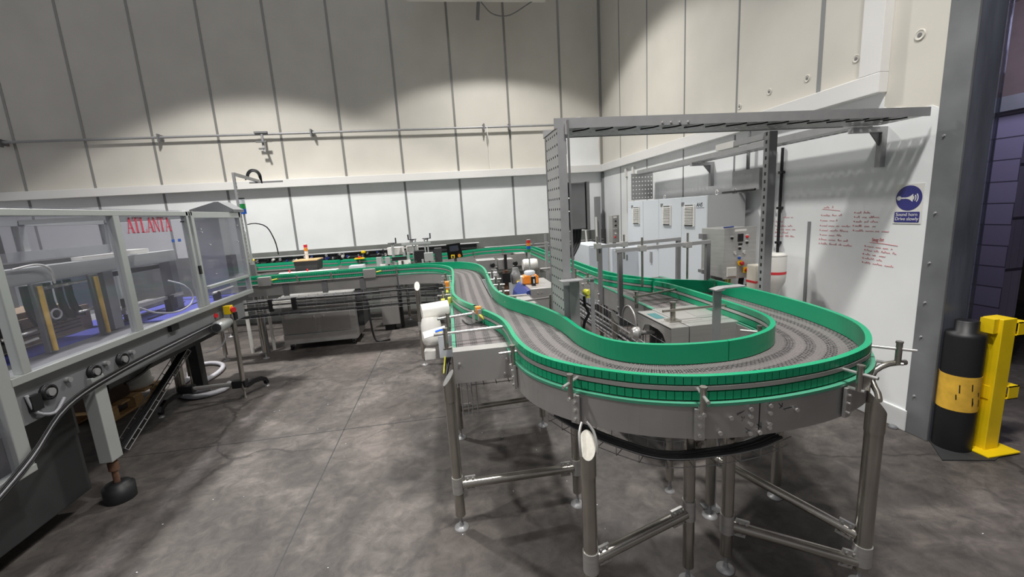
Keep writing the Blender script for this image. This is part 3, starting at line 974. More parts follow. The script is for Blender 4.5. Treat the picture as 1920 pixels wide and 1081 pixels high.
rail_bracket(loop, RI2[k][0], RI2[k][1], NI[k][0], NI[k][1], post=0.07, rod=0.2, strap=False, foot=False)
NI1 = normals(RI1)
for c in ((0.655, 2.5), (0.4, 3.27)):
    k = min(range(len(RI1)), key=lambda i: math.dist(RI1[i], c))
    rail_bracket(loop, RI1[k][0], RI1[k][1], NI1[k][0], NI1[k][1], post=0.09, rod=0.1, strap=False)
# legs: foreground pairs and the shorter inner ones
leg(loop, 0.49, 1.535, 0.84, 0.031, cut=(-0.25, -1, -0.05), collar=0.30, cap=CAP)
leg(loop, 1.0, 1.627, 0.90, 0.026, collar=0.39)
leg(loop, 1.215, 1.651, 0.90, 0.028, collar=0.26)
leg(loop, 1.755, 1.45, 0.90, 0.034, cut=(-1, 0.35, 0.05), collar=0.16)
leg(loop, 1.36, 2.0, 0.90, 0.026)
leg(loop, 1.832, 2.06, 0.90, 0.028)
leg(loop, 1.25, 2.25, 0.88, 0.024, foot_r=0.03)
cross_bar(loop, (0.51, 1.54, 0.302), (0.98, 1.623, 0.375))
cross_bar(loop, (1.235, 1.65, 0.242), (1.74, 1.452, 0.12))
cross_bar(loop, (1.38, 1.99, 0.37), (1.735, 1.465, 0.25), r=0.022)
cross_bar(loop, (1.27, 2.25, 0.62), (1.81, 2.07, 0.62), r=0.02)
cross_bar(loop, (1.02, 1.63, 0.72), (1.8, 2.05, 0.74), r=0.02)
# fork that carries the front left leg, and the bent tube on the right one
fk = MB()
for s_ in (-1, 1):
    fk.tube(smooth([(0.492 + s_ * 0.01, 1.575, 0.925), (0.492 + s_ * 0.03, 1.55, 0.895), (0.49 + s_ * 0.036, 1.52, 0.85), (0.49 + s_ * 0.034, 1.515, 0.81)], 0.02), 0.006, 8)
fk.build('leg_fork', STEEL, loop)
MB().tube(smooth([(1.98, 1.53, 1.03), (1.90, 1.535, 1.03), (1.84, 1.545, 1.0), (1.815, 1.53, 0.96), (1.79, 1.48, 0.93), (1.765, 1.45, 0.91)], 0.03), 0.013, 10).build('leg_hanger', TUBE, loop)
# wire basket with a fat bundle of black cables hanging under the loop
bk = thing('cable_basket', 'wire cable basket with a thick bundle of black cables slung under the loop conveyor', 'cable tray', (0.9, 1.6, 0.8))
bp = smooth([(0.5, 2.05, 0.73), (0.6, 1.87, 0.715), (0.74, 1.70, 0.705), (0.87, 1.60, 0.70), (1.06, 1.573, 0.70), (1.25, 1.575, 0.705), (1.42, 1.61, 0.715)], 0.03)
bmid = [(p[0], p[1]) for p in bp]
bz = [p[2] for p in bp]
w = MB()
for off in (-0.06, 0.0, 0.06):
    q = shift(bmid, off)
    w.tube([(a[0], a[1], z_ - 0.02) for a, z_ in zip(q, bz)], 0.0024, 5)
for off in (-0.07, 0.07):
    q = shift(bmid, off)
    w.tube([(a[0], a[1], z_ + 0.025) for a, z_ in zip(q, bz)], 0.0024, 5)
ql, qr = shift(bmid, 0.07), shift(bmid, -0.07)
for i in range(0, len(bmid), 3):
    w.tube([(ql[i][0], ql[i][1], bz[i] + 0.025), (ql[i][0], ql[i][1], bz[i] - 0.02), (qr[i][0], qr[i][1], bz[i] - 0.02), (qr[i][0], qr[i][1], bz[i] + 0.025)], 0.0022, 5)
w.build('wire_mesh', GALV, bk)
for off, rr, dz in ((-0.026, 0.008, 0), (-0.009, 0.008, 0.0), (0.009, 0.008, 0.003), (0.026, 0.008, 0.0)):
    q = shift(bmid, off)
    MB().tube([(a[0], a[1], z_ + dz) for a, z_ in zip(q, bz)], rr, 8).build('black_cable', CABLE, bk)
MB().tube(smooth([(1.42, 1.61, 0.735), (1.46, 1.66, 0.77), (1.45, 1.76, 0.78), (1.40, 1.82, 0.8)], 0.03), 0.011, 8).build('grey_cable', HOSE, bk)

# ---- the straight conveyor with the closed end box, on the left of the loop
st = thing('transfer_conveyor', 'straight stainless conveyor with a closed end box running toward the loop from the cross conveyor', 'conveyor', (0.15, 3.6, 0))
cpath = smooth([(-2.9, 6.15), (-1.6, 6.155), (-0.7, 6.16), (-0.3, 6.1), (-0.02, 5.92), (0.13, 5.6), (0.165, 5.2), (0.163, 4.0), (0.162, 2.36)])
belt(relax(cpath, 3), 0.337, st, ZB - 0.002)
guide_rail([p for p in RO1 if p[0] > -0.75], st, -1)
guide_rail([p for p in part_of(RI1, 0, 0.585) if p[0] > -0.6], st, 1)
lp = [p for p in shift(relax(cpath, 3), -0.18) if p[0] > -0.75]
side_plate(lp, st, -1, d=0.006)
wear_strip(lp, st, -1, d=-0.008, w=0.022)
rp = [p for p in shift(relax(cpath, 3), 0.18) if p[0] > -0.6]
side_plate(rp, st, 1, d=0.004)
MB().box(-0.03, 0.318, 2.275, 2.279, 0.87, 1.052).box(-0.03, -0.026, 2.28, 2.42, 0.87, 1.052).box(0.314, 0.318, 2.28, 2.42, 0.87, 1.052).build('end_box', STEEL_PLATE, st)
MB().box(-0.03, 0.318, 2.275, 2.36, 1.052, 1.056).build('nose_plate', STEEL, st, label='bright stainless nose plate over the end box')
b_ = MB()
for x, z_ in ((0.002, 0.985), (0.27, 0.985), (0.255, 0.9)):
    b_.cyl((x, 2.275, z_), (x, 2.268, z_), 0.008, 0.006, 10)
b_.build('box_screws', CHROME, st)
NR = normals(RO1)
for c, rod in (((0.028, 5.05), 0.1), ((0.028, 4.6), 0.1), ((0.02, 4.2), 0.12), ((0.015, 3.8), 0.12)):
    k = min(range(len(RO1)), key=lambda i: math.dist(RO1[i], c))
    rail_bracket(st, RO1[k][0], RO1[k][1], -NR[k][0], -NR[k][1], post=0.1, rod=rod, strap=False)
for c in ((0.38, 5.0), (0.36, 4.5), (0.355, 4.1), (0.36, 3.75)):
    k = min(range(len(RI1)), key=lambda i: math.dist(RI1[i], c))
    rail_bracket(st, RI1[k][0], RI1[k][1], NI1[k][0], NI1[k][1], post=0.1, rod=0.12, strap=False)
# the two long adjusting rods over the lower belt
for (xa, ya), (xb, yb), zz in (((-0.115, 2.47), (0.285, 2.5), ZB + 0.062), ((-0.1, 2.86), (0.13, 2.93), ZB + 0.062)):
    r_ = MB().cyl((xa - 0.02, ya, zz), (xb, yb, zz), 0.0095, n=10).build('adjusting_rod', CHROME, st)
    MB().cyl((xa + 0.05, ya, ZB - 0.03), (xa + 0.05, ya, zz + 0.028), 0.013, n=12).cyl((xa + 0.05, ya, zz + 0.028), (xa + 0.05, ya, zz + 0.035), 0.016, n=6).build('clamp_post', TUBE, r_)
    MB().tube(smooth([(xa + 0.03, ya, ZB - 0.03), (xa + 0.1, ya, ZB - 0.03), (xa + 0.125, ya, ZB - 0.06), (xa + 0.125, ya, ZB - 0.2)], 0.02), 0.009, 8).build('crank_arm', TUBE, r_)
leg(st, -0.066, 2.231, 0.925, 0.029, cut=(1, 0.25, 0.04), collar=0.28)
leg(st, 0.649, 2.265, 0.90, 0.025, collar=0.26)
leg(st, 0.66, 3.275, 0.90, 0.025)
leg(st, -0.034, 3.254, 0.90, 0.025)
leg(st, -0.42, 5.14, 0.99, 0.03, cut=(0, -1, -0.05), collar=0.5, cap=CAP)
cross_bar(st, (-0.04, 2.232, 0.278), (0.625, 2.263, 0.255))
cross_bar(st, (-0.01, 3.255, 0.25), (0.635, 3.274, 0.26), r=0.022)
# photocell on the guide and its yellow plug
ph = thing('guide_photocell', 'orange photocell with a yellow plug clamped at the step in the left guide', 'sensor', (0.17, 2.92, 1.12))
MB().box(0.155, 0.205, 2.86, 2.88, 1.07, 1.15).box(0.12, 0.135, 2.86, 2.93, 1.06, 1.135).build('bracket', STEEL_PLATE, ph)
MB().box(0.145, 0.185, 2.88, 2.925, 1.115, 1.165).build('sensor_body', ORANGE, ph, bevel=0.003)
MB().cyl((0.165, 2.87, 1.115), (0.2, 2.84, 1.085), 0.010, n=10).build('plug', LIME, ph)
MB().tube(smooth([(0.2, 2.84, 1.085), (0.19, 2.82, 1.06), (0.15, 2.82, 1.055), (0.08, 2.87, 1.055), (0.05, 3.0, 1.055)], 0.02), 0.004, 6).build('lead', BLACK, ph)
p2 = thing('guide_photocell', 'orange photocell with yellow lamp on the outside of the far left guide', 'sensor', (-0.06, 4.35, 1.07))
MB().box(-0.075, -0.03, 4.3, 4.38, 1.06, 1.14).build('sensor_body', ORANGE, p2, bevel=0.004)
MB().cyl((-0.055, 4.3, 1.05), (-0.055, 4.27, 1.03), 0.016, n=10).build('lamp', LIME, p2)

# white geared motor hanging on its left side
gm = thing('gear_motor', 'white geared motor with a label hanging beside the end box of the straight conveyor', 'motor', (-0.16, 3.4, 0.9))
MB().cyl((-0.27, 3.5, 1.02), (-0.05, 3.54, 1.03), 0.075, n=20).build('gearbox', WHITE, gm, bevel=0.006)
MB().lathe((-0.2, 3.42, 0.99), [(0.07, 0.0), (0.082, 0.05), (0.08, 0.17), (0.068, 0.21), (0.045, 0.22)], (0.02, -0.35, -0.94), 20).build('motor_housing', WHITE, gm)
MB().box(-0.14, -0.03, 3.12, 3.2, 0.74, 0.92).build('terminal_box', CABINET, gm, bevel=0.006)
lb = MB().bar((-0.25, 3.19, 0.915), (-0.08, 3.21, 0.945), 0.07, 0.004, (0, -0.5, 0.86)).build('rating_label', WHITE, gm)
MB().bar((-0.16, 3.182, 0.937), (-0.09, 3.19, 0.95), 0.02, 0.003, (0, -0.5, 0.86)).build('blue_band', BLUE_LENS, lb)
MB().bar((-0.15, 3.165, 0.925), (-0.11, 3.17, 0.932), 0.015, 0.003, (0, -0.5, 0.86)).build('yellow_band', YELLOW, lb)
MB().box(-0.26, -0.17, 3.22, 3.3, 0.7, 0.78).build('foot_block', WHITE, gm, bevel=0.008)
ca = MB()
for k in range(3):
    ca.tube(smooth([(-0.1 + 0.02 * k, 3.15, 0.75), (-0.1, 3.0 - 0.04 * k, 0.66), (-0.11, 2.8, 0.6 + 0.03 * k), (-0.07, 2.62, 0.66), (-0.05, 2.5, 0.8)], 0.03), 0.008, 6)
ca.build('motor_cables', BLACK, gm)
MB().tube(smooth([(-0.1, 3.12, 0.75), (-0.11, 3.05, 0.7), (-0.115, 2.98, 0.67)], 0.03), 0.007, 6).build('yellow_cable', LIME, gm)
yv = thing('valve_block', 'yellow topped pneumatic valve above the white geared motor', 'valve', (-0.07, 3.75, 1.0))
MB().box(-0.11, -0.075, 3.7, 3.76, 1.02, 1.08).box(-0.05, -0.02, 3.7, 3.76, 1.03, 1.09).build('valve_caps', LIME, yv, bevel=0.004)
MB().cyl((-0.1, 3.62, 1.0), (-0.02, 3.62, 1.0), 0.03, n=14).build('valve_body', GALV_DARK, yv)
# wire basket under the end box
wb = MB()
for y in (2.5, 2.62, 2.74, 2.86):
    wb.tube([(-0.02, y, 0.85), (-0.02, y, 0.76), (0.36, y, 0.76), (0.36, y, 0.8)], 0.003, 5)
for x in (-0.02, 0.06, 0.14, 0.22, 0.3, 0.36):
    wb.tube([(x, 2.48, 0.76), (x, 2.9, 0.76)], 0.003, 5)
for x in (0.0, 0.035, 0.06, 0.09):
    wb.tube([(x, 2.42, 0.86), (x, 2.42, 0.6)], 0.003, 5)
wk = thing('wire_basket', 'small wire cable basket under the end box of the straight conveyor', 'cable tray', (0.15, 2.7, 0.8))
wb.build('wire_mesh', GALV, wk)
MB().tube(smooth([(0.02, 2.55, 0.775), (0.2, 2.6, 0.772), (0.34, 2.7, 0.78), (0.5, 2.75, 0.8)], 0.03), 0.012, 6).build('black_cable', BLACK, wk)

# ---- the single lane running across to the packing machine
cr = thing('cross_conveyor', 'long single lane conveyor with green guides crossing from the packing machine', 'conveyor', (-1.6, 6.1, 0))
belt([(-3.3, 6.15), (-2.0, 6.155), (-0.72, 6.16)], 0.16, cr)
guide_rail([p for p in RO1 if p[0] <= -0.72] , cr, -1, blocks=True)
MB().sweep([(-3.3, 6.09), (-2.9, 6.09)], [(0, ZB), (0, ZT), (-0.024, ZT), (-0.024, ZB)]).build('guide_rail', GREEN, cr)
guide_rail([(-3.4, 6.2)] + [p for p in RI1 if p[0] <= -0.58], cr, 1)
ps = [(-2.75, 6.03), (-1.9, 6.04), (-1.2, 6.04), (-0.72, 6.03)]
for k in range(4):
    xa, xb = -2.72 + 0.5 * k, -2.72 + 0.5 * (k + 1)
    MB().box(xa + 0.004, xb - 0.004, 6.03, 6.036, 0.89, 1.04).build('side_plate', STEEL_PLATE, cr)
    MB().box(xb - 0.035, xb + 0.035, 6.015, 6.03, 0.87, 1.035).build('joint_strap', GALV_DARK, cr)
MB().box(-3.3, -0.72, 6.275, 6.281, 0.89, 1.04).build('side_plate', STEEL_PLATE, cr)
MB().box(-2.7, -0.75, 6.06, 6.25, 0.895, 0.9).build('return_tray', STEEL_PLATE, cr)
for x in (-2.55, -2.06, -1.62, -1.15, -0.75, -0.35):
    rail_bracket(cr, x, 6.08, 0, -1, post=0.05, rod=0.02, strap=False)
for x, s_ in ((-2.4, 1), (-1.05, 1)):
    MB().box(x - 0.14, x + 0.02, 5.98, 6.03, 1.03, 1.15).build('junction_box', STEEL_PLATE, cr, bevel=0.004)
    MB().cyl((x + 0.03, 6.0, 1.1), (x + 0.1, 6.0, 1.112), 0.009, n=10).build('sensor_plug', LIME, cr)
for x, y in ((-2.65, 6.12), (-3.2, 6.2)):
    leg(cr, x, y, 0.9, 0.026)
pole_ = MB().cyl((-2.6, 6.3, 0.06), (-2.6, 6.3, 0.9), 0.022, n=12).build('leg', WHITE, cr)
# three long cable runs below it
ct = thing('cable_run', 'three black cable runs on wire tray slung below the cross conveyor', 'cable tray', (-1.4, 5.95, 0.7))
for z_, n_ in ((0.84, 3), (0.75, 3), (0.65, 3)):
    for q in range(n_):
        pts = smooth([(-2.95, 5.9 + 0.03 * q, z_ - 0.02), (-2.2, 5.92 + 0.03 * q, z_ + 0.004 * q), (-1.4, 5.92 + 0.03 * q, z_ - 0.01), (-0.7, 5.92 + 0.03 * q, z_ - 0.006 * q), (-0.12, 5.9 + 0.03 * q, z_ - 0.04)], 0.08)
        MB().tube(pts, 0.012, 6).build('black_cable', BLACK, ct)
w = MB()
for z_ in (0.82, 0.73, 0.63):
    for y in (5.88, 6.0):
        w.tube([(-2.95, y, z_), (-0.12, y, z_ - 0.02)], 0.003, 5)
        w.tube([(-2.95, y, z_ + 0.05), (-0.12, y, z_ + 0.03)], 0.0025, 5)
    for i in range(24):
        x = -2.9 + i * 0.12
        w.tube([(x, 5.88, z_ + 0.05), (x, 5.88, z_), (x, 6.0, z_), (x, 6.0, z_ + 0.05)], 0.0025, 4)
w.build('wire_mesh', GALV_DARK, ct)
MB().box(-2.355, -2.125, 5.86, 5.875, 0.8, 0.835).build('paper_label', WHITE, ct)
MB().box(-2.355, -2.125, 5.86, 5.875, 0.74, 0.775).build('paper_label', WHITE, ct)
MB().box(-2.41, -2.36, 5.865, 5.9, 0.7, 0.86).build('hanger', BLACK, ct)
MB().box(-2.12, -2.07, 5.865, 5.9, 0.7, 0.86).build('hanger', BLACK, ct)
for x in (-2.9, -0.2):
    MB().bar((x, 5.93, 0.895), (x, 5.93, 0.61), 0.03, 0.008).build('hanger', GALV_DARK, ct)

# ---- the return conveyor on the right, with the drive box inside the loop
rt = thing('return_conveyor', 'straight return conveyor with a stainless drive box at its near end inside the loop', 'conveyor', (1.6, 4.5, 0))
belt([(1.612, 2.78), (1.612, 4.5), (1.612, 7.6)], 0.335, rt)
guide_rail(RI3, rt, 1)
guide_rail(RB, rt, -1)
lp = [(1.415, 2.8), (1.42, 5.0), (1.42, 7.6)]
MB().sweep(lp, [(0, 0.88), (0, 1.045), (0.004, 1.045), (0.004, 0.88)]).build('side_plate', STEEL_PLATE, rt)
MB().sweep([(1.42, 2.8), (1.43, 5), (1.43, 7.6)], [(-0.012, 1.046), (-0.012, 1.054), (0.016, 1.054), (0.016, 1.046)]).build('wear_strip', MINT, rt)
MB().box(1.79, 1.796, 2.8, 7.6, 0.88, 1.045).build('side_plate', STEEL_PLATE, rt)
db = MB().box(1.408, 1.79, 2.31, 2.80, 0.80, 1.052).build('drive_box', STEEL, rt, bevel=0.004)
MB().box(1.42, 1.56, 2.42, 2.72, 1.0525, 1.0535).box(1.57, 1.68, 2.5, 2.72, 1.0525, 1.0535).build('worn_labels', STEEL_PLATE, db)
db2 = MB().prism([(2.31, 1.045), (2.77, 1.045), (2.77, 0.8), (2.70, 0.8), (2.70, 0.93), (2.66, 0.985), (2.60, 1.0), (2.47, 1.0), (2.41, 0.985), (2.37, 0.94), (2.355, 0.8), (2.31, 0.8)], (1.285, 0, 0), (0, 1, 0), (0, 0, 1), (1, 0, 0), 0.012)
db2.box(1.285, 1.4, 2.31, 2.77, 1.04, 1.05).box(1.285, 1.4, 2.306, 2.312, 0.8, 1.05)
db2.build('chain_guard', STEEL, rt)
MB().box(1.37, 1.4, 2.32, 2.76, 0.8, 1.0).build('guard_inside', BLACK, rt)
MB().box(1.31, 1.37, 2.54, 2.68, 1.051, 1.052).build('teal_sticker', TEAL, rt)
MB().lathe((1.19, 2.66, 0.93), [(0.03, 0), (0.045, 0.02), (0.045, 0.05), (0.02, 0.06), (0.014, 0.09), (0.014, 0.16)], (1, -0.05, -0.03), 16).build('shaft_end', CHROME, rt)
MB().cyl((1.38, 2.46, 1.05), (1.38, 2.46, 1.165), 0.017, n=14).cyl((1.38, 2.46, 1.165), (1.38, 2.46, 1.176), 0.021, n=6).box(1.34, 1.42, 2.42, 2.5, 1.05, 1.058).build('clamp_post', TUBE, rt)
MB().cyl((1.30, 2.44, 1.125), (1.775, 2.44, 1.125), 0.0085, n=10).build('adjusting_rod', TUBE, rt)
MB().cyl((1.33, 2.93, 1.12), (1.76, 3.06, 1.125), 0.0085, n=10).build('adjusting_rod', TUBE, rt)
MB().cyl((1.36, 2.95, 1.03), (1.36, 2.95, 1.15), 0.013, n=12).cyl((1.36, 2.95, 1.15), (1.36, 2.95, 1.158), 0.017, n=6).build('clamp_post', TUBE, rt)
NB = normals(RI3)
for c in ((1.45, 4.15), (1.45, 4.55), (1.455, 5.6)):
    k = min(range(len(RI3)), key=lambda i: math.dist(RI3[i], c))
    rail_bracket(rt, RI3[k][0], RI3[k][1], -1, 0, post=0.07, rod=0.08)
hp = MB()
for k in range(13):
    a = math.pi * k / 12
    hp.box(0, 0, 0, 0, 0, 0) if False else None
MB().tube([(1.3, 2.95 - 0.12 * math.cos(math.pi * k / 12), 0.93 + 0.12 * math.sin(math.pi * k / 12)) for k in range(13)], 0.008, 8).prism([(2.95 - 0.12 * math.cos(math.pi * k / 12), 0.93 + 0.12 * math.sin(math.pi * k / 12)) for k in range(13)], (1.3, 0, 0), (0, 1, 0), (0, 0, 1), (1, 0, 0), 0.005).build('round_guard', STEEL_PLATE, rt)
bb = MB()
for y, z_ in ((3.0, 0.98), (3.0, 0.91), (3.4, 1.0), (3.4, 0.92), (3.9, 0.98), (4.4, 0.98)):
    bb.cyl((1.415, y, z_), (1.395, y, z_), 0.012, n=8)
bb.build('plate_bolts', CHROME, rt)
leg(rt, 1.25, 3.10, 0.93, 0.028, cut=(0.6, -1, -0.045), collar=0.5)
for x, y in ((1.38, 4.9), (1.8, 4.9), (1.38, 6.6), (1.8, 6.6), (1.72, 3.25)):
    leg(rt, x, y, 0.9, 0.024)
cross_bar(rt, (1.27, 3.11, 0.3), (1.7, 3.24, 0.3), r=0.02, flange=False)

# the long back lane along the wall
bl = thing('wall_lane', 'far conveyor with green guides running along the back wall', 'conveyor', (-1.5, 8.0, 0))
BLF = smooth([(-1.95, 7.8), (-2.1, 7.82), (-2.35, 7.95), (-2.6, 8.08), (-3.0, 8.1), (-4.2, 8.1)])
BLB = smooth([(-1.95, 7.92), (-2.15, 7.95), (-2.4, 8.12), (-2.7, 8.24), (-3.1, 8.26), (-4.2, 8.26)])
guide_rail(BLF, bl, 1); guide_rail(BLB, bl, -1)
belt([(1.3, 7.95), (-0.4, 7.8), (-1.9, 7.88), (-4.2, 8.16)], 0.4, bl)
MB().box(-4.2, 1.2, 7.56, 7.566, 0.88, 1.04).build('side_plate', STEEL_PLATE, bl)
MB().box(-4.2, 1.2, 8.3, 8.306, 0.88, 1.04).build('side_plate', STEEL_PLATE, bl)
for x in (-3.8, -2.8, -1.8, -0.8, 0.2, 1.0):
    leg(bl, x, 7.62, 0.9, 0.025)
for x in (-3.4, -2.6, -1.55, -1.0, -0.5, 0.45, 1.0):
    q = min(RI3 + BLF, key=lambda p: abs(p[0] - x) + (0 if p[1] > 7.4 else 9))
    rail_bracket(bl, q[0], q[1], 0, -1, post=0.05, rod=0.03, strap=False)
# ------------------------------------------------------------------ overhead cable trays, tower and posts
oh = thing('overhead_tray', 'perforated steel cable tray spanning overhead on a tall perforated tower', 'cable tray', (0.7, 2.65, 0))
MB().sheet((0.67, 2.49, 2.262), (2.53, 0, 0), (0, 0.34, 0)).build('tray_floor', PERF_FINE, oh)
MB().box(0.655, 2.83, 2.484, 2.49, 2.255, 2.312).box(2.832, 3.2, 2.484, 2.49, 2.255, 2.312).build('front_lip', GALV, oh)
MB().box(0.67, 2.9, 2.826, 2.832, 2.258, 2.312).build('back_lip', GALV, oh)
rb = MB()
for x in (1.32, 1.375, 1.43, 1.485):
    rb.cyl((x, 2.484, 2.268), (x, 2.474, 2.268), 0.008, 0.006, 8)
rb.build('rivets', CHROME, oh)
tw = MB().sheet((0.676, 2.49, 0.9), (0, 0.31, 0), (0, 0, 1.36)).build('tower_sheet', PERF, oh)
MB().box(0.672, 0.722, 2.482, 2.49, 0.9, 2.262).build('tower_lip', GALV, oh)
MB().box(0.672, 0.722, 2.796, 2.804, 0.9, 2.262).build('tower_lip', GALV, oh)
MB().bar((0.735, 2.478, 0.9), (0.735, 2.478, 2.3), 0.012, 0.006).build('edge_strip', GALV_DARK, oh)
tc_ = MB()
for k in range(6):
    tc_.cyl((0.699, 2.53 + 0.047 * k, 0.92), (0.699, 2.53 + 0.047 * k, 2.24), 0.021, n=8)
tc_.build('tower_cables', BLACK, oh)
cbl = MB()
for k in range(5):
    cbl.tube(smooth([(0.735 + 0.004 * k, 2.56 + 0.05 * k, 2.12), (0.735, 2.56 + 0.05 * k, 2.2), (0.72 + 0.01 * k, 2.56 + 0.05 * k, 2.285 + 0.004 * k), (0.86, 2.56 + 0.05 * k, 2.285), (1.6, 2.56 + 0.05 * k, 2.275)], 0.05), 0.011, 6)
cbl.build('black_cables', BLACK, oh)
MB().box(0.74, 0.93, 2.55, 2.6, 2.264, 2.268).build('white_cable_sheath', WHITE, oh)
MB().cyl((0.722, 2.476, 2.28), (0.722, 2.476, 2.22), 0.008, n=8).build('hanger_bolt', CHROME, oh)
# horizontal hooks under the tray
for k in range(16):
    x = 0.85 + 0.145 * k
    MB().tube([(x - 0.05, 2.60, 2.256), (x, 2.53, 2.252), (x + 0.02, 2.50, 2.254)], 0.0045, 5).build('tie_hook', BLACK, oh)

yt = thing('wall_cable_tray', 'perforated cable tray on brackets along the side wall above the cabinets', 'cable tray', (3.1, 4.6, 2.3))
MB().sheet((2.985, 2.84, 2.262), (0, 3.56, 0), (0.175, 0, 0)).build('tray_floor', PERF_FINE, yt)
MB().box(2.978, 2.984, 2.84, 6.4, 2.256, 2.312).build('front_lip', GALV, yt)
MB().box(3.16, 3.166, 2.84, 6.4, 2.256, 2.3).build('back_lip', GALV, yt)
MB().box(2.98, 3.16, 6.39, 6.4, 2.256, 2.31).build('end_lip', GALV, yt)
for y in (2.84, 4.92):
    b = MB().box(2.98, WX - 0.004, y - 0.02, y + 0.02, 2.215, 2.255).box(WX - 0.05, WX - 0.004, y - 0.02, y + 0.02, 1.965, 2.215).build('wall_bracket', GALV, yt)
    MB().prism([(WX - 0.05, 2.12), (WX - 0.05, 2.22), (WX - 0.14, 2.22)], (0, y - 0.004, 0), (1, 0, 0), (0, 0, 1), (0, 1, 0), 0.008).build('gusset', GALV_DARK, b)
# hanging perforated end plate over the cabinets, at the far end of the tray
MB().sheet((3.25, 6.42, 1.87), (-0.36, 0, 0), (0, 0, 0.4)).build('end_sheet', PERF, yt)

p2 = thing('support_post', 'tall slotted steel post holding up the overhead tray beside the control panel', 'post', (2.33, 2.85, 0))
chn = MB().box(2.295, 2.30, 2.812, 2.86, 0.008, 2.25).box(2.295, 2.358, 2.806, 2.811, 0.008, 2.25)
sl = MB()
for k in range(38):
    z_ = 0.2 + 0.055 * k
    sl.box(2.2945, 2.2952, 2.826, 2.842, z_ - 0.012, z_ + 0.012)
chn.build('channel', GALV, p2, marks=sl, marks_mat=BLACK)
MB().box(2.27, 2.39, 2.78, 2.9, 0, 0.008).build('base_plate', GALV_DARK, p2)
st2 = MB().box(2.30, 2.345, 2.87, 3.42, 2.205, 2.246)
st2.build('strut', GALV, p2)
MB().box(2.296, 2.349, 3.2, 3.422, 2.2, 2.25).build('lit_strut_end', WHITE, p2, label='short end of the strut painted white for its lit look')  # light catching the strut end, painted as a white sleeve
# flat upright and inverted U upright inside the loop
up = thing('flat_upright', 'flat steel upright with a folded top standing inside the front loop', 'post', (1.41, 2.05, 0))
MB().box(1.383, 1.432, 2.05, 2.055, 0.004, 1.32).build('upright', GALV, up)
MB().prism([(0, 0), (0.05, 0), (0.06, 0.01), (0.18, 0.01), (0.18, 0.016), (0.05, 0.016), (0, 0.006)], (1.383, 2.03, 1.318), (1, 0, 0), (0, 0, 1), (0, 1, 0), 0.06).build('folded_top', GALV, up)
MB().box(1.36, 1.455, 2.0, 2.1, 0, 0.006).build('base_plate', GALV_DARK, up)
uu = thing('bridge_stand', 'inverted U of grey steel plate standing at the foot of the perforated tower', 'stand', (0.73, 2.42, 0))
MB().box(0.64, 0.775, 2.39, 2.47, 1.372, 1.378).build('top_plate', GALV, uu)
MB().box(0.705, 0.765, 2.455, 2.46, 0.9, 1.372).build('upright', GALV, uu)
MB().box(0.665, 0.86, 2.46, 2.466, 0.9, 0.96).box(0.835, 0.86, 2.455, 2.46, 0.9, 1.375).box(0.775, 0.86, 2.45, 2.47, 1.366, 1.375).build('upright', GALV, uu)
ev = thing('isolator_plug', 'lime yellow plug with a black lead on the inverted U stand', 'plug', (0.81, 2.45, 1.27))
MB().lathe((0.80, 2.47, 1.29), [(0.012, 0), (0.02, 0.008), (0.02, 0.035), (0.014, 0.042)], (0.3, -1, 0), 16).box(0.80, 0.82, 2.43, 2.45, 1.258, 1.27).build('plug_body', LIME, ev)
MB().tube(smooth([(0.8, 2.48, 1.26), (0.805, 2.48, 1.2), (0.825, 2.47, 1.15), (0.8, 2.48, 1.1), (0.79, 2.49, 1.02)], 0.02), 0.009, 6).build('lead', BLACK, ev)
# junction box on the tower
jb = thing('junction_box', 'grey steel junction box fixed to the right side of the perforated tower', 'box', (0.83, 2.66, 1.8))
MB().box(0.772, 0.868, 2.6, 2.86, 1.665, 1.955).build('body', GALV_DARK, jb, bevel=0.006)
MB().box(0.872, 0.893, 2.59, 2.87, 1.66, 1.96).build('door', GALV_DARK, jb, bevel=0.004)
MB().box(0.722, 0.775, 2.63, 2.66, 1.66, 1.96).build('mounting_rail', GALV_DARK, jb)
MB().cyl((0.722, 2.6, 1.86), (0.772, 2.6, 1.86), 0.006, n=8).cyl((0.722, 2.6, 1.78), (0.772, 2.6, 1.78), 0.006, n=8).build('studs', CHROME, jb)
cb = MB()
for k in range(3):
    cb.tube(smooth([(0.80 + 0.02 * k, 2.64, 1.665), (0.79 + 0.02 * k, 2.64, 1.58), (0.76 + 0.01 * k, 2.62, 1.5)], 0.03), 0.01, 6)
cb.build('cables', DARK, jb)

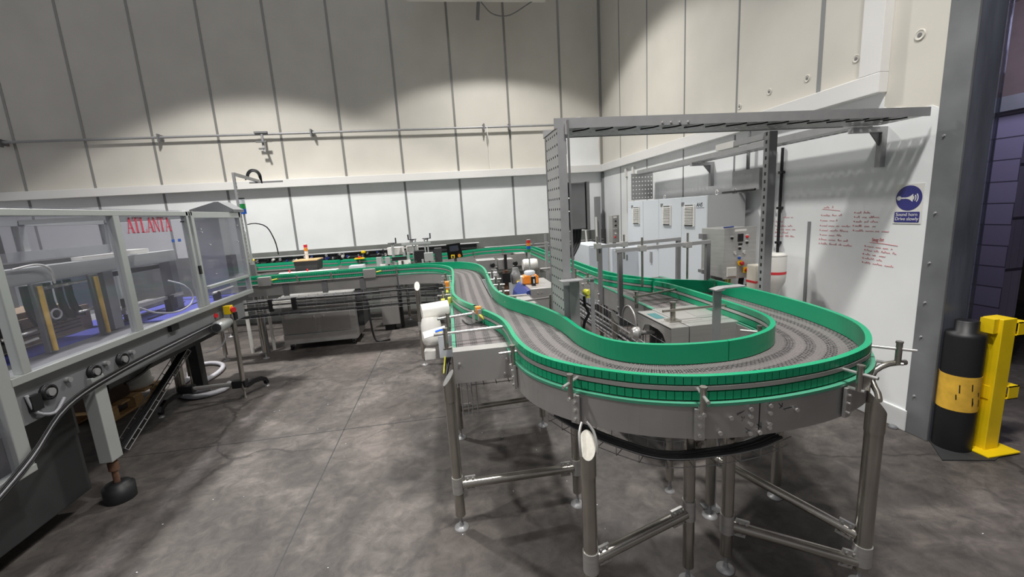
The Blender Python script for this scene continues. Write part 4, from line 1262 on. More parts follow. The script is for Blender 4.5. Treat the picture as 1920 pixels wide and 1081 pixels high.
# adjustable frames standing over the return conveyor
for k, (y, z0, rods, lab) in enumerate(((3.8, 0.88, (1.36, 1.62), 'farther of the two square tube frames bridging the return conveyor'), (3.33, 0.85, (1.575, 1.98), 'nearer of the two square tube frames bridging the return conveyor'))):
    f = thing('bridge_gantry', lab, 'frame', (1.8, y, 0.9), 'bridge frames over the return conveyor')
    MB().box(1.375, 1.41, y - 0.018, y + 0.018, z0, 1.43).build('upright', GALV_DARK, f)
    MB().box(2.165, 2.20, y - 0.018, y + 0.018, 0.9, 1.45).build('upright', GALV_DARK, f)
    bmz = MB().bar((1.36, y - 0.005, 1.432), (2.2, y - 0.005, 1.45), 0.03, 0.03)
    bmz.build('cross_beam', GALV, f)
    for x in rods:
        r_ = MB().cyl((x, y - 0.03, 1.12 if x == 1.575 else 1.3), (x, y - 0.03, 1.53), 0.009, n=10).build('height_rod', TUBE, f) if k == 0 or x == 1.575 else MB().cyl((x, y - 0.03, 1.15), (x, y - 0.03, 1.54), 0.009, n=10).build('height_rod', TUBE, f)
        MB().box(x - 0.02, x + 0.035, y - 0.045, y + 0.02, 1.415, 1.465).build('rod_clamp', CHROME, r_, bevel=0.004)
    s_ = MB()
    for z_ in (z0 + 0.03, z0 + 0.1):
        s_.cyl((1.36, y, z_), (1.43, y, z_), 0.01, n=10)
    s_.build('fixing_rods', CHROME, f)

# ------------------------------------------------------------------ cabinets along the right wall
cab = thing('electrical_cabinet', 'large pale grey three door electrical cabinet standing against the side wall', 'cabinet', (3.0, 5.2, 0))
MB().box(2.765, 3.2, 4.22, 6.24, 0.1, 1.85).build('body', CABINET_SIDE, cab)
MB().box(2.78, 3.2, 4.24, 6.22, 0, 0.1).build('plinth', DARK, cab)
doors = ((5.275, 6.235), (4.725, 5.27), (4.225, 4.72))
for (a, b), vy, w in zip(doors, (5.93, 5.05, 4.55), (0.2, 0.18, 0.19)):
    d = MB().box(2.75, 2.765, a, b, 0.11, 1.845).build('door', CABINET, cab, bevel=0.003)
    vb = MB().box(2.738, 2.75, vy - w / 2, vy + w / 2, 1.52, 1.76).build('vent_housing', GALV_DARK, d)
    v = MB()
    v.box(2.735, 2.75, vy - w / 2 - 0.006, vy - w / 2 + 0.01, 1.515, 1.765).box(2.735, 2.75, vy + w / 2 - 0.01, vy + w / 2 + 0.006, 1.515, 1.765)
    for k in range(12):
        z_ = 1.54 + k * 0.0175
        v.prism([(0, 0), (-0.012, -0.003), (-0.012, 0.001), (0, 0.007)], (2.738, vy - w / 2 + 0.012, z_), (1, 0, 0), (0, 0, 1), (0, 1, 0), w - 0.024)
    v.build('vent_grille', WHITE, d)
    MB().box(2.747, 2.75, vy + w / 2 + 0.02, vy + w / 2 + 0.08, 1.75, 1.79).build('small_plate', GALV_DARK, d)
MB().box(2.7485, 2.75, 5.72, 5.723, 0.12, 1.84).build('door_seam', GALV_DARK, cab)
MB().box(2.735, 2.75, 5.29, 5.31, 1.2, 1.33).build('door_handle', GALV, cab)
MB().box(2.735, 2.75, 5.45, 5.50, 1.0, 1.15).build('door_handle', GALV, cab)
tx = text('AHS', 'maker_badge', DARK, (2.7485, 4.42, 1.735), (90, 0, -90), 0.06, cab, 0.0006, shear=0.3)
MB().box(2.7485, 2.75, 4.27, 4.42, 1.72, 1.724).build('badge_line', DARK, cab)
for y in (4.28, 5.4):
    MB().tube([(2.9, y + 0.022 * math.cos(t), 1.873 + 0.026 * math.sin(t)) for t in [2 * math.pi * i / 16 for i in range(17)]], 0.006, 6).build('lifting_eye', CHROME, cab)
MB().tube([(3.12, 4.28 + 0.022 * math.cos(t), 1.873 + 0.026 * math.sin(t)) for t in [2 * math.pi * i / 16 for i in range(17)]], 0.006, 6).build('lifting_eye', GALV, cab)
# little white cabinets in front of it
for k, (x0, x1, y0, y1, zt, lab) in enumerate(((2.03, 2.53, 6.0, 6.75, 1.245, 'larger white enclosure with a flat pale top before the big cabinet'), (2.35, 2.8, 5.9, 6.0, 1.19, 'smaller white enclosure overlapping the larger one before the big cabinet'))):
    e = thing('white_enclosure', lab, 'cabinet', ((x0 + x1) / 2, (y0 + y1) / 2, 0), 'white enclosures behind the conveyor')
    MB().box(x0, x1 if k else 2.33, y0, y1 if k == 0 else 5.995, 0.35, zt).build('body', CABINET, e, bevel=0.006)
    MB().box(x0 + 0.02, (x1 if k else 2.33) - 0.02, y0 + 0.02, (y1 if k == 0 else 5.995) - 0.02, 0, 0.35).build('stand', DARK, e)
    MB().box(x0 + 0.02, (x1 if k else 2.33) - 0.02, y0 - 0.006, y0, 0.4, zt - 0.03).build('door', CABINET, e, bevel=0.003)
    MB().box((x0 + (x1 if k else 2.33)) / 2 - 0.01, (x0 + (x1 if k else 2.33)) / 2 + 0.01, y0 - 0.016, y0 - 0.006, 1.0, 1.08).build('latch', GALV_DARK, e)
# flat plate on the wall over the cabinet end
jp = thing('wall_box', 'grey wall junction box just above the end of the big cabinet', 'box', (3.2, 4.25, 2.0))
MB().box(3.16, WX - 0.004, 3.98, 4.4, 1.87, 2.09).build('body', GALV, jp, bevel=0.004)
MB().cyl((3.22, 4.23, 2.09), (3.22, 4.23, 2.5), 0.018, n=10).build('conduit', JOINT_DULL, jp)
MB().tube([(3.12, 4.5, 1.87), (3.1, 4.3, 1.872), (3.15, 4.02, 1.88)], 0.012, 6).build('cable', BLACK, jp)
# black conduits clipped to the wall beside the slotted post
for k, y in enumerate((3.92, 3.80)):
    cd = thing('wall_conduit', ['left of two black conduits clipped down the right wall behind the slotted post', 'right of two black conduits clipped down the right wall behind the slotted post'][k], 'conduit', (WX - 0.02, y, 1.8), 'black conduits behind the slotted post')
    MB().cyl((WX - 0.025, y, 1.0 if k else 1.33), (WX - 0.025, y, 2.25), 0.014, n=10).build('conduit_run', BLACK, cd)
    for z_ in (1.34, 1.68, 2.02):
        MB().box(WX - 0.045, WX - 0.004, y - 0.024, y + 0.024, z_ - 0.012, z_ + 0.012).build('clip', BLACK_GLOSS, cd, bevel=0.003)
# two thin conduits and a small station on the far wall
for k, y in enumerate((7.45, 7.15)):
    cd = thing('white_conduit', ['left thin white conduit dropping to the small far control station', 'right thin white conduit beside the big cabinet'][k], 'conduit', (WX - 0.015, y, 2.0), 'thin white conduits left of the big cabinet')
    MB().cyl((WX - 0.016, y, 1.66), (WX - 0.016, y, 2.36), 0.011, n=8).build('conduit_run', WHITE, cd)
    MB().box(WX - 0.04, WX - 0.004, y - 0.03, y + 0.03, 2.3, 2.44).build('end_box', WHITE, cd)
cs = thing('control_station', 'narrow stainless push button station left of the big cabinet', 'control panel', (2.75, 6.75, 0))
MB().box(2.68, 2.8, 6.7, 6.85, 1.2, 1.645).build('enclosure', STEEL_PLATE, cs, bevel=0.004)
MB().box(2.72, 2.76, 6.75, 6.8, 0, 1.2).build('stand', GALV_DARK, cs)
MB().box(2.7, 2.76, 6.698, 6.7, 1.6, 1.63).build('label_plate', WHITE, cs)
for x, z_, m_ in ((2.735, 1.55, BLACK), (2.735, 1.48, BLACK), (2.715, 1.42, CHROME), (2.755, 1.42, CHROME), (2.735, 1.35, WHITE), (2.725, 1.29, RED)):
    MB().cyl((x, 6.7, z_), (x, 6.68, z_), 0.014, n=12).build('push_button', m_, cs)

# stainless control panel in front of the cabinet
cp = thing('control_console', 'stainless control panel with push buttons and red emergency stop beside the slotted post', 'control panel', (2.72, 3.75, 0))
MB().box(2.54, 2.855, 3.62, 3.98, 1.06, 1.525).build('enclosure', STEEL, cp, bevel=0.004)
MB().box(2.532, 2.862, 3.606, 3.62, 1.052, 1.533).build('door', STEEL, cp, bevel=0.003)
MB().box(2.64, 2.76, 3.9, 3.97, 0, 1.06).build('stand', GALV_DARK, cp)
MB().box(2.56, 2.84, 3.65, 3.97, 0, 0.01).build('base_plate', GALV_DARK, cp)
PY = 3.606
MB().box(2.635, 2.755, PY - 0.001, PY, 1.495, 1.515).build('title_plate', WHITE, cp)
MB().box(2.668, 2.722, PY - 0.006, PY, 1.4, 1.472).build('display', BLACK_GLOSS, cp)
MB().box(2.675, 2.715, PY - 0.004, PY, 1.365, 1.385).build('meter', BLACK_GLOSS, cp)
for x, z_, m_, r_ in ((2.607, 1.435, BLACK, 0.011), (2.762, 1.44, RED, 0.012), (2.762, 1.385, BLACK, 0.011), (2.69, 1.335, BLACK, 0.012), (2.642, 1.29, CHROME, 0.012), (2.735, 1.29, CHROME, 0.012), (2.688, 1.245, BLUE_LENS, 0.012)):
    pb = MB().lathe((x, PY, z_), [(r_, 0), (r_, 0.010), (r_ * 0.8, 0.014)], (0, -1, 0), 14).build('push_button', m_, cp)
    MB().box(x - 0.016, x + 0.016, PY - 0.001, PY, z_ + 0.015, z_ + 0.024).build('tag_plate', WHITE, pb)
es = MB().lathe((2.7, PY, 1.197), [(0.026, 0), (0.026, 0.006)], (0, -1, 0), 18).build('emergency_ring', YELLOW, cp)
MB().lathe((2.7, PY - 0.006, 1.197), [(0.011, 0), (0.011, 0.016), (0.019, 0.02), (0.019, 0.03), (0.012, 0.035)], (0, -1, 0), 16).build('stop_button', RED, es)
iso = MB().box(2.735, 2.79, PY - 0.006, PY, 1.1, 1.155).build('isolator_plate', YELLOW, cp)
MB().lathe((2.763, PY - 0.006, 1.127), [(0.017, 0), (0.017, 0.014)], (0, -1, 0), 16).box(2.745, 2.782, PY - 0.028, PY - 0.006, 1.121, 1.133).build('rotary_knob', RED, iso)
vg = MB().box(2.562, 2.66, PY - 0.006, PY, 1.075, 1.165)
for k in range(9):
    vg.box(2.568, 2.654, PY - 0.012, PY - 0.006, 1.082 + 0.009 * k, 1.087 + 0.009 * k)
vg.build('vent_grille', WHITE, cp)
MB().box(2.5, 2.54, 3.9, 3.97, 1.42, 1.47).box(2.5, 2.54, 3.9, 3.97, 1.08, 1.11).build('side_lug', GALV_DARK, cp)
pen = MB().cyl((2.56, 3.66, 1.536), (2.66, 3.66, 1.538), 0.007, n=8)
tag(pen.build('marker_pen', BLUE), 'dark marker pen with a red end lying on top of the control panel', 'pen')
hz = MB()
for k in range(4):
    r_ = 0.05 + 0.016 * k
    hz.tube(smooth([(2.78 + 0.01 * k, 3.7, 1.06), (2.77 + 0.01 * k, 3.7, 0.98 - 0.015 * k), (2.81 + 0.012 * k, 3.7, 0.93 - 0.02 * k), (2.86 + 0.014 * k, 3.7, 0.98 - 0.015 * k), (2.87 + 0.014 * k, 3.72, 1.1)], 0.02), 0.011, 6)
hz.build('cable_loops', BLACK, cp)
MB().cyl((2.63, 3.7, 1.06), (2.63, 3.7, 0.99), 0.012, n=10).cyl((2.665, 3.7, 1.06), (2.665, 3.7, 0.99), 0.012, n=10).build('cable_glands', LIME, cp)

# white vacuum hopper with red tape
for k, (x, y, rr, lab) in enumerate(((3.02, 3.55, 0.095, 'white cylindrical hopper with red tape, right of the slotted post'),)):
    hp = thing('hopper', lab, 'hopper', (x, y, 0))
    MB().lathe((x, y, 0.0), [(rr * 0.42, 0.84), (rr * 0.46, 0.9), (rr * 0.95, 1.0), (rr, 1.06), (rr, 1.24), (rr * 0.97, 1.25)], n=24).build('drum', WHITE, hp)
    MB().lathe((x, y, 1.09), [(rr + 0.0015, -0.012), (rr + 0.0015, 0.012)], n=24).build('red_tape', TAPE, hp)
    MB().lathe((x, y, 1.25), [(rr * 1.02, 0), (rr * 1.02, 0.012), (rr * 0.7, 0.02)], n=24).build('lid', WHITE, hp)
    MB().lathe((x, y, 0.79), [(rr, 0), (rr, 0.02), (rr * 0.5, 0.05)], n=20).build('flange', WHITE, hp)
    MB().box(x - 0.11, x + 0.11, y - 0.11, y + 0.11, 0, 0.79).build('pedestal', WHITE, hp)
    MB().prism([(rr * 0.4, 0.9), (rr * 1.3, 1.03), (rr * 1.3, 1.2), (rr * 0.9, 1.2), (rr * 0.9, 1.0)], (x, y - 0.005, 0), (1, 0, 0), (0, 0, 1), (0, 1, 0), 0.01).build('side_fin', WHITE, hp)
wc = thing('white_canister', 'squarish white canister with red tape, left of the slotted post', 'canister', (2.78, 3.5, 0))
MB().prism([(2.72, 0.86), (2.745, 0.84), (2.83, 0.84), (2.83, 1.19), (2.72, 1.19)], (0, 3.42, 0), (1, 0, 0), (0, 0, 1), (0, 1, 0), 0.12).build('body', CREAM_P, wc, bevel=0.006)
MB().box(2.718, 2.832, 3.418, 3.542, 1.028, 1.048).build('red_tape', TAPE, wc)
MB().box(2.73, 2.82, 3.43, 3.53, 0, 0.84).build('pedestal', CREAM_P, wc)

# ------------------------------------------------------------------ bollard and barrier
bo = thing('bollard', 'black steel bollard with a scuffed yellow band at the wall corner', 'bollard', (3.36, 2.245, 0))
MB().lathe((3.36, 2.245, 0.008), [(0.102, 0), (0.102, 0.80), (0.097, 0.825), (0.06, 0.832), (0.06, 0.90), (0.052, 0.905)], n=32).build('tube', BLACK, bo)
MB().lathe((3.36, 2.245, 0.0), [(0.1035, 0.30), (0.1035, 0.545)], n=32).build('band', YELLOW_WORN, bo)
MB().prism([(-0.24, -0.1), (0.06, -0.18), (0.31, -0.1), (0.31, 0.08), (-0.02, 0.17)], (3.36, 2.22, 0), (1, 0, 0), (0, 1, 0), (0, 0, 1), 0.008).build('base_plate', DARK, bo)
sc = MB()
rnd = random.Random(2)
for _ in range(9):
    a = rnd.uniform(3.6, 5.6); z_ = rnd.uniform(0.33, 0.52)
    sc.bar((3.36 + 0.1042 * math.cos(a), 2.245 + 0.1042 * math.sin(a), z_), (3.36 + 0.1042 * math.cos(a + 0.03), 2.245 + 0.1042 * math.sin(a + 0.03), z_ - rnd.uniform(0.02, 0.07)), 0.006, 0.001, (math.cos(a), math.sin(a), 0))
sc.build('scuffs', BLACK, bo)
ba = thing('barrier_post', 'bright yellow barrier post with stub rails next to the black bollard', 'barrier', (3.52, 2.19, 0))
MB().box(3.47, 3.58, 2.13, 2.24, 0.018, 0.93).build('post', YELLOW, ba, bevel=0.004)
MB().box(3.40, 3.66, 2.06, 2.29, 0.0085, 0.02).build('base_plate', YELLOW, ba, bevel=0.003)
for z_ in (0.86, 0.42):
    rl = MB().box(3.58, 3.66, 2.118, 2.124, z_ - 0.045, z_ + 0.045).box(3.58, 3.66, 2.204, 2.21, z_ - 0.045, z_ + 0.045).box(3.58, 3.66, 2.118, 2.21, z_ - 0.045, z_ - 0.039).box(3.58, 3.66, 2.118, 2.21, z_ + 0.039, z_ + 0.045)
    rl.build('stub_rail', YELLOW, ba)
MB().box(3.465, 3.47, 2.15, 2.22, 0.38, 0.47).build('back_rail', YELLOW, ba)
MB().box(3.43, 3.47, 2.15, 2.225, 0.835, 0.93).build('back_rail', YELLOW, ba)

# small rubble at the foot of the wall
for k, (x, y, s_, lab) in enumerate(((3.24, 2.54, 0.03, 'larger chip of broken grey render at the foot of the wall corner'), (3.21, 2.62, 0.02, 'smaller chip of broken grey render at the foot of the wall'))):
    c = MB().lathe((x, y, 0), [(s_, 0), (s_ * 1.1, s_ * 0.3), (s_ * 0.6, s_ * 0.7)], n=7)
    tag(c.build('render_chip', STONE), lab, 'rubble', 'chips of render at the wall corner')
# ------------------------------------------------------------------ the packing machine on the left
FX = -2.35
pm = thing('packing_machine', 'large grey case packing machine behind clear guards with red lettering', 'machine', (-2.9, 3.9, 0))
# guard frame
for y, z0, z1, w in ((2.47, 0.58, 1.98, 0.075), (2.60, 1.09, 1.95, 0.05), (3.49, 1.09, 1.95, 0.06), (4.35, 1.09, 1.99, 0.035), (4.43, 1.09, 1.99, 0.045), (5.36, 1.09, 1.99, 0.035)):
    MB().box(FX - 0.05, FX, y - w / 2, y + w / 2, z0, z1).build('guard_post', ALU, pm, bevel=0.004)
MB().box(FX - 0.06, FX, 1.2, 4.40, 1.945, 1.985).build('guard_rail', ALU, pm, bevel=0.004)
MB().box(FX - 0.05, FX, 4.45, 5.38, 1.925, 1.985).build('guard_rail', ALU, pm, bevel=0.004)
MB().box(FX - 0.05, FX + 0.004, 2.5, 5.38, 1.045, 1.09).build('guard_rail', ALU, pm, bevel=0.004)
MB().box(FX - 0.05, FX, 4.5, 5.36, 1.235, 1.265).build('guard_rail', ALU, pm, bevel=0.003)
MB().box(FX - 0.05, FX + 0.004, 1.2, 2.51, 0.56, 0.60).build('guard_rail', ALU, pm, bevel=0.004)
for x, y in ((-3.75, 2.5), (-3.75, 3.5), (-3.75, 4.4), (-3.75, 5.36)):
    MB().box(x - 0.03, x + 0.03, y - 0.03, y + 0.03, 0.9, 1.98).build('guard_post', MACHINE, pm)
MB().box(-3.78, -3.72, 1.2, 5.38, 1.94, 1.99).build('guard_rail', MACHINE, pm)
MB().box(-3.78, FX, 4.38, 4.43, 1.95, 1.99).box(-3.78, FX, 5.34, 5.38, 1.95, 1.99).build('guard_rail', MACHINE, pm)
for y0, y1, z0, z1 in ((2.62, 3.46, 1.09, 1.945), (3.52, 4.33, 1.09, 1.945), (4.46, 5.34, 1.09, 1.925), (1.2, 2.43, 0.6, 1.945)):
    MB().box(FX - 0.03, FX - 0.026, y0, y1, z0, z1).build('guard_pane', PANE, pm)
MB().box(-3.7, FX - 0.06, 5.355, 5.36, 1.09, 1.94).build('guard_pane', PANE, pm)
MB().box(-3.76, -3.755, 1.2, 5.34, 1.0, 1.94).build('guard_pane', PANE, pm)
# roof sheet, pale hood at the far end
MB().box(-3.78, FX - 0.06, 1.2, 4.4, 1.99, 2.0).build('roof_sheet', PANE, pm)
MB().prism([(-0.34, 0), (0.1, 0), (0.1, 0.03), (-0.04, 0.12), (-0.08, 0.12), (-0.34, 0.05)], (FX - 0.06, 5.4, 1.985), (1, 0, 0), (0, 0, 1), (0, -1, 0), 0.25).build('hood', MACHINE_DK, pm)
MB().box(-2.9, -2.62, 5.45, 5.62, 0.9, 1.98).build('end_column', MACHINE, pm, bevel=0.006)
MB().box(-2.62, -2.56, 5.46, 5.58, 1.25, 1.5).build('black_cover', BLACK, pm)
# lettering on the pane, a narrow serif alphabet built stroke by stroke
LET = MB()


def glyph(ch):
    q = lambda *p: list(p)
    sf = 0.06
    if ch == 'A':
        return [[(0.05, 0), (0.14, 0), (0.45, 0.9), (0.39, 1.0)], [(0.36, 1.0), (0.56, 1.0), (0.88, 0), (0.64, 0)], [(0.20, 0.29), (0.66, 0.29), (0.65, 0.35), (0.22, 0.35)],
                [(-0.04, 0), (0.24, 0), (0.24, 0.035), (-0.04, 0.035)], [(0.58, 0), (0.96, 0), (0.96, 0.035), (0.58, 0.035)]]
    if ch == 'T':
        return [[(0.30, 0), (0.53, 0), (0.53, 1), (0.30, 1)], [(0.02, 0.95), (0.81, 0.95), (0.81, 1), (0.02, 1)], [(0.02, 0.76), (0.06, 0.76), (0.12, 1), (0.02, 1)], [(0.81, 0.76), (0.77, 0.76), (0.71, 1), (0.81, 1)], [(0.22, 0), (0.61, 0), (0.61, 0.04), (0.22, 0.04)]]
    if ch == 'L':
        return [[(0.11, 0), (0.34, 0), (0.34, 1), (0.11, 1)], [(0.03, 0), (0.74, 0), (0.74, 0.05), (0.03, 0.05)], [(0.03, 0.96), (0.42, 0.96), (0.42, 1), (0.03, 1)], [(0.74, 0.0), (0.78, 0.26), (0.74, 0.26), (0.64, 0.03)]]
    if ch == 'N':
        return [[(0.10, 0), (0.18, 0), (0.18, 1), (0.10, 1)], [(0.06, 1), (0.29, 1), (0.80, 0.0), (0.66, 0.0)], [(0.71, 0), (0.79, 0), (0.79, 1), (0.71, 1)], [(0.02, 0), (0.27, 0), (0.27, 0.035), (0.02, 0.035)], [(0.62, 0.965), (0.87, 0.965), (0.87, 1), (0.62, 1)], [(0.0, 0.965), (0.2, 0.965), (0.2, 1), (0.0, 1)]]


y = 3.605
hh, ww = 0.12, 0.088
for ch in 'ATLANTA':
    for poly in glyph(ch):
        LET.prism([(a * ww * 0.98, b * hh) for a, b in poly], (FX - 0.024, y, 1.815), (0, 1, 0), (0, 0, 1), (1, 0, 0), 0.0015)
    y += ww * 0.845
LET.build('lettering', LETTER, pm)
MB().box(FX - 0.025, FX - 0.023, 4.10, 4.14, 1.72, 1.745).box(FX - 0.025, FX - 0.023, 4.19, 4.23, 1.72, 1.745).build('notice_stickers', BLUE_LENS, pm)
MB().box(FX - 0.028, FX - 0.022, 4.28, 4.33, 1.89, 1.9).build('door_latch', BLACK, pm)
MB().box(FX - 0.005, FX + 0.012, 4.37, 4.40, 1.4, 1.48).build('door_latch', BLACK, pm)
nb = MB()
for y_, z_ in ((4.56, 1.82), (4.57, 1.79), (4.68, 1.66), (4.7, 1.36), (5.3, 1.84), (5.26, 1.66), (5.3, 1.44), (5.31, 1.3)):
    nb.cyl((FX - 0.026, y_, z_), (FX - 0.012, y_, z_), 0.007, n=8)
nb.build('pane_fixings', CHROME, pm)
# bed, belt and board
MB().box(-3.7, FX - 0.05, 2.3, 5.34, 0.98, 1.03).build('bed', MACHINE_DK, pm)
MB().box(-3.1, -2.85, 2.6, 4.1, 1.03, 1.036).build('belt', BLUE_BELT, pm)
MB().box(-3.35, -2.55, 4.1, 5.5, 1.03, 1.04).build('belt', BLUE_BELT, pm, label='wide blue belt at the far end of the bed')
bs = MB()
for x in (-3.15, -2.95, -2.75):
    bs.box(x - 0.012, x + 0.012, 4.2, 5.1, 1.04, 1.046)
bs.build('belt_slots', BLACK, pm)
MB().box(-3.16, -3.14, 2.3, 4.12, 1.036, 1.24).build('side_board', BROWN, pm)
sr = MB()
for k in range(4):
    sr.box(-3.14, -3.13, 2.3, 4.0, 1.075 + 0.03 * k, 1.082 + 0.03 * k)
sr.build('guide_ribs', BROWN_DK, pm)
MB().box(-3.6, -3.2, 2.6, 4.0, 1.03, 1.28).build('magazine', BROWN, pm)
# gantry above the bed
MB().box(-2.9, -2.80, 2.3, 4.85, 1.52, 1.63).build('gantry_beam', MACHINE, pm, bevel=0.004)
MB().box(-3.15, -2.9, 2.3, 4.0, 1.61, 1.66).build('gantry_top', DARK, pm)
MB().box(-2.92, -2.82, 3.75, 4.2, 1.632, 1.66).box(-3.0, -2.85, 4.3, 4.55, 1.632, 1.67).build('white_sheets', WHITE, pm)
for y_ in (4.78, 3.93):
    MB().box(-2.9, -2.80, y_ - 0.05, y_ + 0.05, 1.04, 1.52).build('gantry_leg', MACHINE_DK, pm)
for y_, m_ in ((3.265, BRASS), (3.735, BRASS)):
    MB().cyl((-2.75, y_, 1.05), (-2.75, y_, 1.5), 0.014, n=12).build('guide_post', m_, pm)
    MB().box(-2.80, -2.77, y_ - 0.02, y_ + 0.05, 1.04, 1.52).build('post_backing', MACHINE_DK, pm)
for k in range(5):
    y_ = 3.33 + 0.085 * k
    a_ = MB().prism([(0, 1.5), (0.034, 1.5), (0.03, 1.37), (0.045, 1.29), (0.085, 1.225), (0.083, 1.2), (0.035, 1.215), (0.008, 1.28), (0, 1.37)], (-2.93, y_, 0), (0.12, 0.99, 0), (0, 0, 1), (0.99, -0.12, 0), 0.03)
    a_.build('gripper_arm', BLACK, pm)
    MB().cyl((-2.88, y_ + 0.01, 1.47), (-2.8, y_ + 0.05, 1.475), 0.013, n=10).build('gripper_valve', CHROME, pm)
MB().box(-2.98, -2.9, 2.75, 3.25, 1.2, 1.26).box(-3.0, -2.8, 2.8, 3.1, 1.12, 1.17).box(-2.96, -2.92, 3.0, 3.06, 1.2, 1.42).build('pusher_head', BLACK, pm)
MB().box(-2.9, -2.88, 3.05, 3.2, 1.35, 1.46).build('white_plate', WHITE, pm)
MB().cyl((-2.86, 3.05, 1.19), (-2.82, 3.25, 1.205), 0.012, n=10).cyl((-2.84, 3.0, 1.13), (-2.78, 3.2, 1.16), 0.01, n=10).cyl((-2.84, 3.62, 1.25), (-2.8, 3.76, 1.255), 0.01, n=10).build('push_rods', CHROME, pm)
MB().tube([(-2.82, 3.42 + 0.04 * math.cos(t), 1.28 + 0.035 * math.sin(t)) for t in [2 * math.pi * i / 20 for i in range(21)]], 0.007, 6).build('air_hose', HOSE, pm)
MB().tube(smooth([(-2.6, 3.9, 1.2), (-2.55, 4.0, 1.13), (-2.5, 4.2, 1.09), (-2.5, 4.42, 1.12), (-2.52, 4.5, 1.2), (-2.55, 4.45, 1.3), (-2.65, 4.4, 1.36)], 0.04), 0.008, 6).build('clear_hose', HOSE, pm)
MB().tube(smooth([(-2.78, 3.15, 1.63), (-2.76, 3.3, 1.645), (-2.77, 3.4, 1.6), (-2.78, 3.42, 1.5)], 0.03), 0.007, 6).build('white_hose', WHITE, pm)
MB().box(-3.05, -2.85, 4.1, 4.7, 1.12, 1.16).box(-2.78, -2.74, 4.0, 4.75, 1.17, 1.2).build('side_rails', CHROME, pm)
MB().box(-2.98, -2.9, 4.25, 4.33, 1.04, 1.24).box(-2.78, -2.72, 4.5, 4.56, 1.04, 1.2).box(-2.6, -2.54, 4.75, 4.8, 1.04, 1.14).box(-2.6, -2.54, 5.0, 5.05, 1.04, 1.14).build('rail_clamps', BLACK, pm)
MB().box(-2.95, -2.9, 4.05, 4.75, 1.46, 1.5).build('chain_bar', DARK, pm)
MB().cyl((-2.57, 4.95, 1.13), (-2.5, 5.25, 1.15), 0.012, n=10).build('air_cylinder', WHITE, pm)
# rear uprights and screens seen through the guard
MB().box(-3.7, -3.6, 3.15, 3.3, 1.3, 1.94).box(-3.66, -3.5, 3.75, 3.95, 1.0, 1.94).build('rear_column', MACHINE_DK, pm)
MB().box(-3.62, -3.6, 2.9, 3.1, 1.62, 1.78).build('rear_screen', SCREEN, pm)
MB().box(-3.5, -3.44, 3.75, 3.88, 1.72, 1.9).build('rear_bracket', DARK, pm)
MB().box(-3.7, -3.69, 4.55, 5.2, 1.1, 1.6).build('smoked_window', SCREEN, pm, bevel=0.0)
MB().box(-3.72, -3.7, 4.0, 5.3, 1.0, 1.72).build('rear_door', MACHINE, pm)
MB().cyl((-3.5, 3.05, 1.72), (-3.5, 3.05, 1.8), 0.03, n=12).build('rear_lamp', GREEN_LENS, pm)
MB().cyl((-3.5, 3.05, 1.8), (-3.5, 3.05, 1.86), 0.03, n=12).build('rear_lamp', RED, pm)
# lower body
MB().box(-2.6, FX - 0.05, 2.3, 5.2, 0.80, 0.98).build('side_beam', MACHINE_DK, pm)
MB().box(-3.6, -2.55, 1.2, 3.03, 0.12, 0.8).build('base_cabinet', DARK, pm, bevel=0.006)
MB().box(-3.6, -3.1, 3.03, 3.7, 0.25, 0.8).build('base_cabinet', MACHINE_DK, pm)
MB().box(-3.6, -2.55, 3.35, 5.2, 0.7, 0.98).build('under_pan', DARK, pm)
for y_ in (2.72, 3.05, 3.3):
    k_ = MB().lathe((FX - 0.05, y_, 0.93), [(0.045, 0), (0.045, 0.03), (0.032, 0.03), (0.03, 0.02)], (1, 0, 0), 18).build('bearing', BLACK, pm)
    MB().cyl((FX - 0.03, y_, 0.93), (FX - 0.012, y_, 0.93), 0.024, n=14).build('shaft', GALV, k_)
for y_ in (2.86, 3.16, 3.4):
    MB().cyl((FX - 0.05, y_, 0.95), (FX - 0.02, y_, 0.95), 0.016, n=10).build('knob', GALV, pm)
MB().box(FX - 0.06, FX - 0.02, 2.60, 2.66, 0.86, 0.95).build('black_bracket', BLACK, pm)
MB().box(FX - 0.05, FX - 0.02, 3.86, 3.96, 0.98, 1.03).build('black_bracket', BLACK, pm)
# leg with its screw foot
lg_ = MB().box(-2.45, FX - 0.02, 3.0, 3.10, 0.30, 0.90).build('leg', MACHINE, pm, bevel=0.004)
MB().cyl((-2.41, 3.05, 0.1), (-2.41, 3.05, 0.32), 0.018, n=12).lathe((-2.41, 3.05, 0.22), [(0.03, 0), (0.03, 0.06)], n=8).build('screw_jack', RUST, lg_)
MB().lathe((-2.41, 3.05, 0), [(0.088, 0), (0.09, 0.1), (0.07, 0.105), (0.068, 0.122), (0.03, 0.13)], n=28).build('rubber_foot', BLACK, lg_)
MB().box(-3.6, -3.5, 3.0, 3.1, 0.0, 0.9).build('leg', MACHINE, pm)
MB().box(-3.0, -2.9, 5.05, 5.15, 0.0, 0.9).build('leg', DARK, pm)
for q in range(5):
    pts = smooth([(FX + 0.02, 2.2, 0.5 + 0.01 * q), (FX + 0.012, 2.48, 0.62 + 0.012 * q), (FX + 0.012 + 0.004 * q, 2.75, 0.80 + 0.012 * q), (FX + 0.01 + 0.004 * q, 3.2, 0.86 + 0.010 * q), (FX + 0.005, 3.9, 0.875 + 0.008 * q), (FX - 0.02, 4.6, 0.88 + 0.006 * q)], 0.06)
    MB().tube(pts, 0.0055, 6).build('cable', HOSE if q == 2 else BLACK, pm)
MB().tube(smooth([(FX - 0.2, 1.9, 1.2), (FX - 0.12, 2.1, 1.05), (FX - 0.1, 2.3, 0.98), (FX - 0.12, 2.42, 0.9)], 0.04), 0.03, 10).build('cream_duct', CREAM_P, pm)
